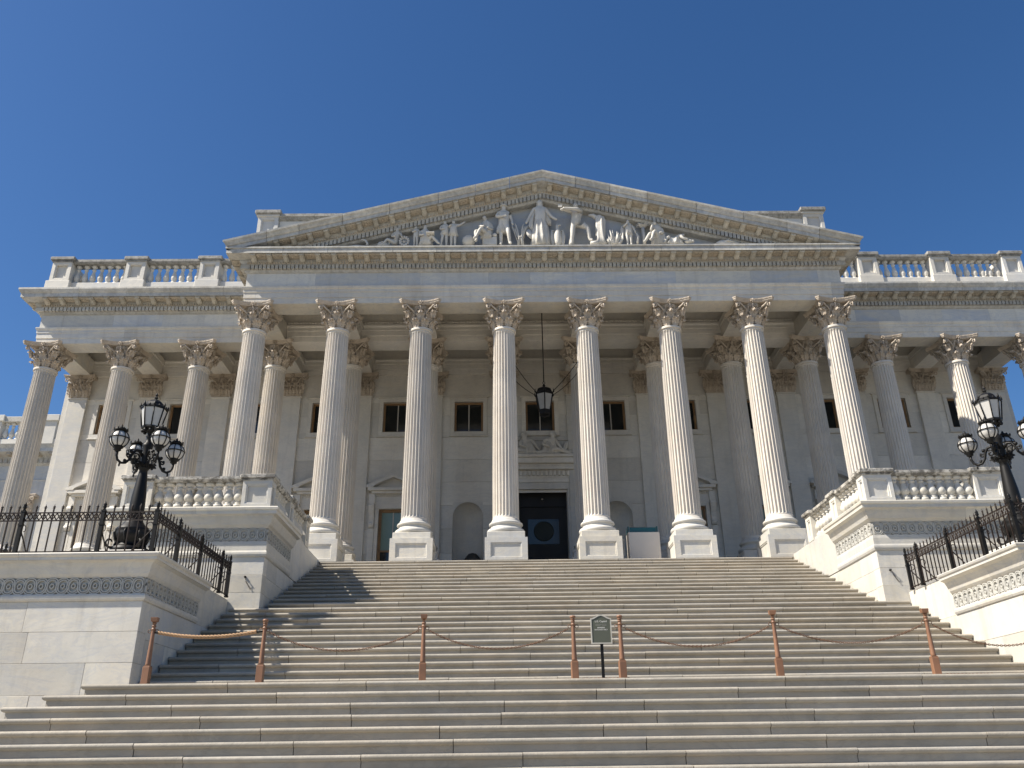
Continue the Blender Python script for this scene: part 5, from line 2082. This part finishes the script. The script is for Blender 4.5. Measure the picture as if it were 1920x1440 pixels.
# soldier
T = statue(944, 'standing soldier statue with crossed arm and a drawn sword, left of the robed woman')
h = 2.05
body(T, human(h, 1.0, knr=(.10, -.10, .28), anr=(.13, -.04, .045), tor=(.16, -.11, .02), ell=(-.17, -.06, .66), hal=(.02, -.15, .63), fil=(.07, -.15, .615), elr=(.18, .02, .62), har=(.19, -.06, .50), fir=(.20, -.07, .46)))
co = cloth([(-.06, .02, .62, .28, .16, 1), (-.05, .02, .85, .26, .15, 1), (-.02, .01, 1.05, .22, .15, .5), (0, .0, 1.3, .25, .165, .2), (0, .0, 1.55, .26, .16, .1), (0, 0, 1.66, .17, .11, 0)], 7, .08)
dress(T, co, 'coat')
dress(T, MB().tube([(.38, -.10, .95), (.40, -.11, .82), (.64, -.13, .04)], [.03, .022, .012], 6), 'sword')
ht = MB().ell((0, 0, 1.95), .15, .15, .10, 12, 6)
ht.lathe([(.17, 1.9), (.20, 1.92), (.13, 1.98), (.10, 2.04), (0, 2.06)], 14)
dress(T, ht, 'hat')

# wheat sheaf and arms trophy
T = statue(975, 'upright wheat sheaf sculpture between the soldier and the robed woman', 'sculpture', name='wheat_sheaf')
wf = MB()
for k in range(26):
    a = rnd.uniform(-1, 1)
    b = rnd.uniform(-.1, .1)
    t = rnd.uniform(.75, 1.0)
    wf.tube([(a * .16, b, 0), (a * .10, b, .4 * t), (a * .30, b, .95 * t), (a * .42, b - .02, 1.08 * t)], [.03, .035, .03, .012], 5)
wf.tube([(-.14, -.02, .38), (0, -.13, .38), (.14, -.02, .38)], .035, 6)
dress(T, wf, 'wheat_ears')

# seated merchant with globe and bale
T = statue(908, 'seated man statue leaning forward with crossed legs beside a globe')
body(T, human(1.75, 1.05, pel=(.05, .02, .34), che=(.06, 0, .50), sho=(.05, -.02, .62), nek=(.03, -.05, .68), hed=(-.01, -.08, .735), top=(-.01, -.08, .79),
              hpl=(0, 0, .33), knl=(-.24, -.14, .34), anl=(-.20, -.16, .06), tol=(-.24, -.22, .03), hpr=(.09, 0, .33), knr=(-.10, -.22, .36), anr=(-.22, -.26, .08), tor=(-.28, -.28, .05),
              shl=(-.07, -.02, .61), ell=(-.14, -.12, .47), hal=(-.05, -.2, .42), fil=(0, -.22, .42), shr=(.16, 0, .61), elr=(.21, -.02, .45), har=(.10, -.14, .42), fir=(.06, -.17, .42)))
dress(T, cloth([(.1, 0, .35, .27, .20, 1), (.1, 0, .6, .24, .19, .6), (.1, 0, .85, .24, .17, .2), (.09, -.02, 1.08, .22, .14, .1), (.07, -.05, 1.17, .12, .1, 0)], 6, .07), 'coat')
bb = MB().ell((-.72, .05, .28), .30, .24, .28, 18, 12)
dress(T, bb, 'globe')
bb = MB().box(-.1, .55, -.12, .3, 0, .42, .04)
bb.ell((.45, -.05, .5), .12, .12, .09, 10, 6)
dress(T, bb, 'bale')

# two boys arm in arm
T = statue(833, 'standing boy statue at the left of a pair, one arm across his chest')
body(T, human(1.28, 1.1, hal=(-.05, -.12, .60), fil=(0, -.12, .62), ell=(-.17, -.04, .64), elr=(.2, 0, .70), har=(.3, .02, .72), fir=(.34, .02, .73), knl=(-.09, -.05, .28), anl=(-.13, -.02, .045), tol=(-.16, -.08, .018)))
dress(T, cloth([(0, 0, .55, .19, .13, 1), (0, 0, .75, .15, .11, .5), (0, 0, .98, .17, .11, .1), (0, 0, 1.06, .09, .07, 0)], 6, .08), 'tunic')
T = statue(849, 'standing boy statue at the right of a pair, one arm stretched out')
body(T, human(1.30, 1.1, elr=(.24, -.02, .80), har=(.36, -.02, .88), fir=(.42, -.02, .92), ell=(-.17, 0, .72), hal=(-.1, -.1, .74), fil=(-.06, -.12, .75)))
dress(T, cloth([(0, 0, .5, .21, .13, 1), (0, 0, .75, .16, .11, .5), (0, 0, 1.0, .17, .11, .1), (0, 0, 1.08, .09, .07, 0)], 6, .08), 'tunic')

# seated teacher and child
T = statue(779, 'small standing child statue facing a reclining figure, left part of the pediment')
body(T, human(1.02, 1.15, ell=(-.16, -.06, .66), hal=(-.02, -.14, .68), fil=(.03, -.14, .70)))
T = statue(800, 'reclining figure statue with legs stretched right and an open book')
body(T, human(1.55, 1.05, pel=(-.02, .02, .15), che=(-.06, 0, .34), sho=(-.07, -.02, .46), nek=(-.06, -.03, .53), hed=(-.05, -.05, .59), top=(-.05, -.05, .645),
              hpl=(.02, 0, .14), knl=(.14, -.10, .28), anl=(.34, -.10, .05), tol=(.39, -.12, .03), hpr=(.03, .05, .14), knr=(.22, .02, .26), anr=(.42, .0, .05), tor=(.47, -.02, .03),
              shl=(-.18, -.02, .45), ell=(-.22, -.08, .32), hal=(-.10, -.16, .28), fil=(-.06, -.18, .28), shr=(.05, 0, .45), elr=(.12, -.06, .33), har=(.06, -.16, .28), fir=(.03, -.18, .28)))
dress(T, cloth([(-.03, .02, .05, .30, .2, 1), (-.05, .02, .3, .24, .18, .7), (-.09, 0, .55, .22, .16, .3), (-.1, -.02, .74, .15, .11, 0)], 6, .09), 'robe')
dress(T, MB().box(-.02, .35, -.36, -.1, .46, .50, .01), 'book')

# mechanic with a cog wheel
T = statue(744, 'seated worker statue bending over a cog wheel, near the left end of the pediment')
body(T, human(1.30, 1.1, pel=(-.05, .02, .16), che=(-.02, 0, .36), sho=(0, -.02, .50), nek=(0, -.03, .57), hed=(.01, -.05, .635), top=(.01, -.05, .69),
              hpl=(-.10, 0, .15), knl=(-.32, -.10, .24), anl=(-.46, -.1, .06), tol=(-.50, -.12, .03), hpr=(-.02, .03, .15), knr=(-.20, .0, .28), anr=(-.30, 0, .06), tor=(-.35, -.02, .03),
              shl=(-.12, -.02, .49), ell=(-.18, -.08, .34), hal=(-.06, -.16, .30), fil=(-.02, -.18, .30), shr=(.11, 0, .49), elr=(.17, -.06, .36), har=(.18, -.15, .30), fir=(.19, -.17, .28)))
gw = MB()
for t in range(12):
    a = 2 * PI * t / 12
    gw.box(.34 + .20 * math.cos(a) - .035, .34 + .20 * math.cos(a) + .035, -.16, -.06, .20 + .20 * math.sin(a) - .035, .20 + .20 * math.sin(a) + .035)
gw.tube([(.34 + .16 * math.cos(2 * PI * t / 20), -.11, .20 + .16 * math.sin(2 * PI * t / 20)) for t in range(21)], .035, 6, caps=False)
for t in range(3):
    a = PI * t / 3
    gw.tube([(.34 - .15 * math.cos(a), -.11, .20 - .15 * math.sin(a)), (.34 + .15 * math.cos(a), -.11, .20 + .15 * math.sin(a))], .02, 5)
dress(T, gw, 'cog_wheel')
T = statue(718, 'low rounded bundle sculpture beside the bending worker', 'sculpture', name='bundle')
mb = MB().ell((0, 0, .06), .28, .16, .12, 14, 8)
mb.ell((-.12, .02, .15), .12, .1, .12, 10, 6)
mb.tube([(-.2, -.05, .1), (0, -.16, .16), (.2, -.08, .1)], .03, 6)
dress(T, mb, 'bundle_body')
T = statue(684, 'curved horn-shaped anchor fluke sculpture at the far left of the pediment', 'sculpture', name='anchor')
mb = MB().tube([(-.18, -.1, .30), (-.05, -.1, .29), (.06, -.1, .24), (.13, -.1, .14), (.15, -.1, 0)], [.012, .04, .05, .05, .07], 8)
mb.tube([(-.9, 0, .02), (-.4, 0, .06), (.1, 0, .03)], [.03, .06, .05], 8)
dress(T, mb, 'anchor_arm')

# eagle
T = statue(1045, 'marble eagle with raised wings standing right of the robed woman', 'statue', name='eagle_statue')
eg = MB()
eg.lathe([(.10, 0), (.15, .15), (.17, .35), (.16, .55), (.12, .70), (.085, .80), (.08, .88), (.085, .95), (.06, 1.02), (0, 1.06)], 14, sx=1, sy=.85)
eg.tube([(.04, -.03, .98), (.14, -.06, .98), (.17, -.06, .93)], [.05, .035, .008], 7)
eg.tube([(-.06, 0, .1), (-.08, -.06, 0)], .04, 6)
eg.tube([(.06, 0, .1), (.08, -.06, 0)], .04, 6)
put('body', eg.mesh('body'), M_STATUE, T)
for sg in (-1, 1):
    wg = MB()
    for k in range(7):
        q = k / 6
        wg.tube([(sg * .10, .04, .70 - .05 * k), (sg * (.22 + .03 * (1 - q)), .05, .78 - .12 * k), (sg * (.30 - .04 * q), .04, .42 - .06 * k), (sg * (.26 - .05 * q), .02, .10 if k > 3 else .2)], [.05, .06, .05, .015], 6)
    put('wing', wg.mesh('wing'), M_STATUE, T)

# woodsman
T = statue(1082, 'woodsman statue swinging an axe with one foot raised on a log', 'statue')
h = 2.15
body(T, human(h, 1.05, pel=(-.03, 0, .50), che=(0, 0, .66), sho=(.01, 0, .77), nek=(0, -.01, .83), hed=(-.01, -.03, .895), top=(-.005, -.03, .95),
              hpl=(-.085, 0, .48), knl=(-.10, -.03, .26), anl=(-.13, 0, .045), tol=(-.17, -.06, .018), hpr=(.03, 0, .48), knr=(.22, -.06, .38), anr=(.26, -.02, .12), tor=(.32, -.06, .09),
              shl=(-.10, -.02, .77), ell=(-.19, -.10, .74), hal=(-.31, -.14, .73), fil=(-.35, -.14, .73), shr=(.12, 0, .78), elr=(.02, -.16, .72), har=(-.24, -.18, .73), fir=(-.30, -.18, .735)))
dress(T, cloth([(-.06, 0, .95, .20, .15, .6), (-.03, 0, 1.15, .20, .15, .6), (.0, 0, 1.4, .23, .16, .3), (.02, 0, 1.62, .22, .14, .1), (.01, 0, 1.72, .12, .09, 0)], 6, .06), 'shirt')
dress(T, MB().tube([(-.62, -.30, 1.68), (-.40, -.31, 1.58)], .028, 6).box(-.84, -.66, -.32, -.29, 1.68, 1.82, .01), 'axe')
dress(T, MB().tube([(-.30, .12, 0), (-.24, .1, .5), (-.2, .05, .75)], [.16, .1, .03], 8), 'cloak')
# stump and roots
T = statue(1126, 'thick broken tree stump sculpture right of the woodsman', 'sculpture', name='tree_stump')
st = cloth([(0, 0, 0, .30, .2, 1), (0, 0, .3, .20, .17, 1), (-.01, 0, .8, .21, .17, 1), (.02, 0, 1.2, .22, .17, .8), (0, 0, 1.38, .19, .15, .8), (-.03, 0, 1.45, .10, .10, 0)], 5, .10)
st.tube([(-.05, 0, 1.28), (-.3, 0, 1.48), (-.5, .02, 1.5)], [.12, .09, .04], 8)
st.tube([(-.15, -.12, .06), (-.5, -.14, .05)], [.12, .06], 8)
put('stump_body', st.mesh('stump_body'), M_STATUE, T)
T = statue(1151, 'tangle of upright leaves and roots sculpture beside the tree stump', 'sculpture', name='foliage_sculpture')
fo = MB()
for k in range(17):
    a = -.42 + .84 * k / 16
    hh = rnd.uniform(.35, .85) * (1 - abs(a) * .5)
    fo.tube([(a * .5, rnd.uniform(-.15, .05), 0), (a * .9, rnd.uniform(-.18, 0), hh * .5), (a * 1.1 + rnd.uniform(-.05, .05), -.05, hh)], [.05, .045, .01], 5)
put('leaves_cluster', fo.mesh('leaves_cluster'), M_STATUE, T)
# boy hunter
T = statue(1179, 'standing boy hunter statue with one hand at his mouth and game over his shoulder')
body(T, human(1.28, 1.1, ell=(-.18, -.05, .68), hal=(-.06, -.14, .76), fil=(-.02, -.14, .80), elr=(.19, -.02, .62), har=(.24, -.02, .50), fir=(.25, -.02, .46)))
dress(T, cloth([(0, 0, .50, .17, .12, 1), (0, 0, .7, .15, .11, .6), (0, 0, .95, .16, .11, .2), (0, 0, 1.06, .09, .07, 0)], 6, .1), 'tunic')
dress(T, MB().ell((-.26, .08, .75), .10, .09, .25, 10, 8).tube([(.24, 0, .8), (.42, .02, .45), (.36, 0, .1)], [.02, .06, .05], 6), 'game')
# spreading tree
T = statue(1208, 'small spreading palm-like tree sculpture behind the seated chief', 'sculpture', y=-0.45, name='carved_tree')
tr = MB().tube([(0, 0, 0), (.02, 0, .5), (0, 0, .95)], [.10, .08, .09], 8)
put('carved_trunk', tr.mesh('carved_trunk'), M_STATUE, T)
cn = MB()
for k in range(22):
    a = 2 * PI * k / 22 + rnd.uniform(-.1, .1)
    r_ = rnd.uniform(.25, .5)
    cn.tube([(0, 0, .95), (.2 * math.cos(a), .08 * math.sin(a), 1.10), (r_ * math.cos(a), .16 * math.sin(a), 1.06 + rnd.uniform(-.05, .08))], [.05, .055, .015], 5)
put('carved_crown', cn.mesh('carved_crown'), M_STATUE, T)
# seated chief
T = statue(1228, 'seated brooding chief statue with his head on his hand, right part of the pediment')
body(T, human(1.65, 1.1, pel=(.10, .02, .20), che=(.10, 0, .38), sho=(.07, -.02, .50), nek=(.04, -.04, .56), hed=(.0, -.06, .61), top=(-.01, -.05, .66),
              hpl=(.04, 0, .19), knl=(-.14, -.12, .30), anl=(-.30, -.12, .05), tol=(-.36, -.13, .03), hpr=(.14, 0, .19), knr=(-.04, -.16, .33), anr=(-.14, -.2, .06), tor=(-.2, -.22, .03),
              shl=(-.05, -.02, .49), ell=(-.12, -.10, .37), hal=(-.08, -.14, .50), fil=(-.05, -.12, .54), shr=(.19, 0, .49), elr=(.24, -.04, .34), har=(.14, -.14, .28), fir=(.10, -.16, .28)))
dress(T, cloth([(.20, .05, .0, .36, .22, 1), (.20, .05, .35, .32, .2, 1), (.18, .03, .65, .26, .18, .7), (.13, .0, .88, .18, .12, .3), (.06, -.02, 1.0, .11, .1, 0)], 7, .08), 'robe')
# mother and infant
T = statue(1272, 'reclining woman statue bowed over an infant, toward the right end of the pediment')
body(T, human(1.35, 1.1, pel=(-.18, .02, .13), che=(-.04, 0, .24), sho=(.06, -.02, .30), nek=(.11, -.03, .31), hed=(.16, -.05, .32), top=(.18, -.05, .37),
              hpl=(-.22, 0, .12), knl=(-.36, -.1, .26), anl=(-.50, -.1, .06), tol=(-.55, -.1, .03), hpr=(-.2, .05, .12), knr=(-.38, 0, .16), anr=(-.56, 0, .05), tor=(-.6, 0, .03),
              shl=(.03, -.1, .28), ell=(.12, -.16, .14), hal=(.24, -.16, .12), fil=(.28, -.16, .12), shr=(.06, .08, .28), elr=(.2, .04, .16), har=(.3, -.04, .13), fir=(.34, -.05, .13)))
dress(T, cloth([(-.25, .02, .0, .46, .2, 1), (-.22, .02, .16, .38, .18, 1), (-.16, 0, .30, .26, .14, .5), (-.05, 0, .38, .12, .1, 0)], 8, .1), 'robe')
dress(T, MB().ell((.42, -.12, .10), .2, .1, .08, 12, 7).ell((.6, -.12, .11), .07, .07, .07, 8, 6), 'infant')
# grave mound
T = statue(1362, 'low draped mound sculpture at the far right corner of the pediment', 'sculpture', name='grave_mound')
mb = MB()
mb.ell((-.18, 0, .03), .36, .2, .17, 18, 8)
mb.ell((.12, -.05, .04), .22, .12, .12, 12, 7)
mb.ell((.36, -.05, .02), .2, .1, .08, 12, 7)
mb.tube([(-.5, -.1, .02), (0, -.18, .10), (.55, -.1, .02)], [.03, .05, .02], 6)
put('mound_body', mb.mesh('mound_body'), M_STATUE, T)

# ---- relief figures seated on the door cornice (parts of the building)
def relief(x, z, k, lean):
    j = human(1.55, 1.15, pel=(0, .02, .10), che=(lean * .05, 0, .30), sho=(lean * .06, -.02, .44), nek=(lean * .06, -.03, .50), hed=(lean * .07, -.05, .565), top=(lean * .07, -.05, .62),
              hpl=(-.06, 0, .10), knl=(lean * .2 - .06, -.12, .16), anl=(lean * .4 - .06, -.12, .05), tol=(lean * .46, -.13, .03), hpr=(.06, 0, .10), knr=(lean * .24 + .06, -.10, .13), anr=(lean * .44, -.1, .04), tor=(lean * .5, -.1, .03),
              shl=(-.13, -.02, .42), ell=(-.18, -.10, .28), hal=(-.06, -.16, .2), fil=(-.02, -.18, .2), shr=(.13, 0, .42), elr=(.2, -.06, .28), har=(.26, -.1, .16), fir=(.3, -.1, .13))
    o = put('relief_figure', skin(j, E_STAND), M_INNER, B, loc_in(B, (x, YW - 0.22, z)))
    o.scale = (1.2, 1.0, 1.08)
    put('robe', cloth([(0, .02, .0, .42, .2, 1), (0, .02, .2, .34, .18, 1), (0, .02, .45, .26, .17, .5), (lean * .06, 0, .70, .18, .12, 0)], 7, .1).mesh('robe'), M_INNER, o)
    w = MB()
    w.ell((lean * .10, .0, .91), .13, .13, .13, 10, 7)
    put('hair', w.mesh('hair'), M_INNER, o)


relief(-0.62, 6.13, 1, -1)
relief(0.42, 6.13, 1, 1)
mb = MB()
mb.ell((1.25, YW - 0.15, 6.25), .45, .18, .16, 14, 8)
mb.tube([(0.95, YW - .2, 6.2), (1.15, YW - .2, 6.65), (1.2, YW - .18, 6.8)], [.12, .1, .05], 8)
mb.ell((-1.25, YW - 0.15, 6.3), .3, .16, .22, 14, 8)
mb.ell((-0.1, YW - 0.2, 6.25), .35, .18, .13, 14, 8)
build(mb, 'relief_drapery', M_INNER, B)
build(MB().box(-1.72, 1.76, YW - 0.06, YW + 0.05, 6.9, 7.02, 0.01), 'relief_ledge', M_INNER, B)

# ================================================================ FAR LEFT WING OF THE SAME COMPLEX
W = thing('marble_wing', 'distant marble wing with roof balustrade glimpsed between the leftmost columns', 'building', (-34, 25, GZ))
yb = 25.0
x0, x1 = -58.0, -24.0
build(MB().box(x0, x1, yb, yb + 8, GZ, 10.2), 'wall', M_MARBLE, W)
k = yb


def fw(prof, nm, mat):
    return build(MB().sweep(prof, [(x0, yb), (x1, yb)]), nm, mat, W)


fw([(0, 10.2), (0.05, 11.2), (0.10, 11.3), (0, 11.3), (-.5, 11.3), (-.5, 10.2)], 'architrave', M_FRIEZE)
fw([(0, 11.3), (0, 12.3), (-.5, 12.3), (-.5, 11.3)], 'frieze', M_FRIEZE)
fw([(0, 12.3), (.2, 12.4), (.3, 12.9), (.9, 13.05), (.9, 13.3), (1.05, 13.55), (-.5, 13.6), (-.5, 12.3)], 'cornice', M_CORN)
mb = MB()
for i in range(100):
    mb.box(x1 - 0.3 - i * 0.34 - 0.2, x1 - 0.3 - i * 0.34, yb - 0.32, yb - 0.15, 12.45, 12.75)
build(mb, 'dentil_course', M_CORN, W, kind='stuff')
mb = MB()
for i in range(34):
    mb.box(x1 - 0.3 - i * 0.95 - 0.32, x1 - 0.3 - i * 0.95, yb - 0.85, yb - 0.2, 12.85, 13.05, 0.03)
build(mb, 'modillion_course', M_ORN, W, kind='stuff')
build(MB().box(x0, x1, yb + 0.1, yb + 0.6, 13.55, 14.3), 'balustrade_base', M_MARBLE, W)
build(MB().box(x0, x1, yb + 0.0, yb + 0.7, 15.55, 15.95, 0.03), 'balustrade_rail', M_CORN, W)
xx = -25.6
while xx > x0:
    mb = MB().box(xx - 0.6, xx + 0.6, yb + 0.02, yb + 0.75, 13.56, 15.9, 0.03)
    mb.box(xx - 0.75, xx + 0.75, yb - 0.1, yb + 0.8, 15.6, 16.05, 0.03)
    build(mb, 'balustrade_pier', M_MARBLE, W)
    for t in range(6):
        o = put('baluster', ME_RB, M_MARBLE, W, loc_in(W, (xx - 0.85 - t * 0.42, yb + 0.35, 14.3)))
        o.scale = (1.4, 1.4, 1.2)
    xx -= 3.8
for xx in (-28.2, -33.5, -38.8, -44):
    mb = MB().box(xx - 0.55, xx + 0.55, yb - 0.25, yb, GZ, 8.9, 0.01)
    p = build(mb, 'pilaster', M_MARBLE, W)
    o = put('capital', ME_PCAP, M_CAP, p, Vector((xx, yb - 0.25, 8.9)) - wloc(p))
    o.scale = (1.3, 1.2, 1.22)
for xx in (-30.8, -36.1):
    w = build(MB().box(xx - 1.0, xx + 1.0, yb - 0.08, yb - 0.001, 7.2, 9.4, 0.02), 'window', M_MARBLE, W)
    build(MB().box(xx - 0.75, xx + 0.75, yb - 0.14, yb - 0.09, 7.45, 9.15), 'sash_frame', M_WOOD, w)
    build(MB().box(xx - 0.62, xx + 0.62, yb - 0.16, yb - 0.15, 7.58, 9.02), 'pane', M_GLASS, w)
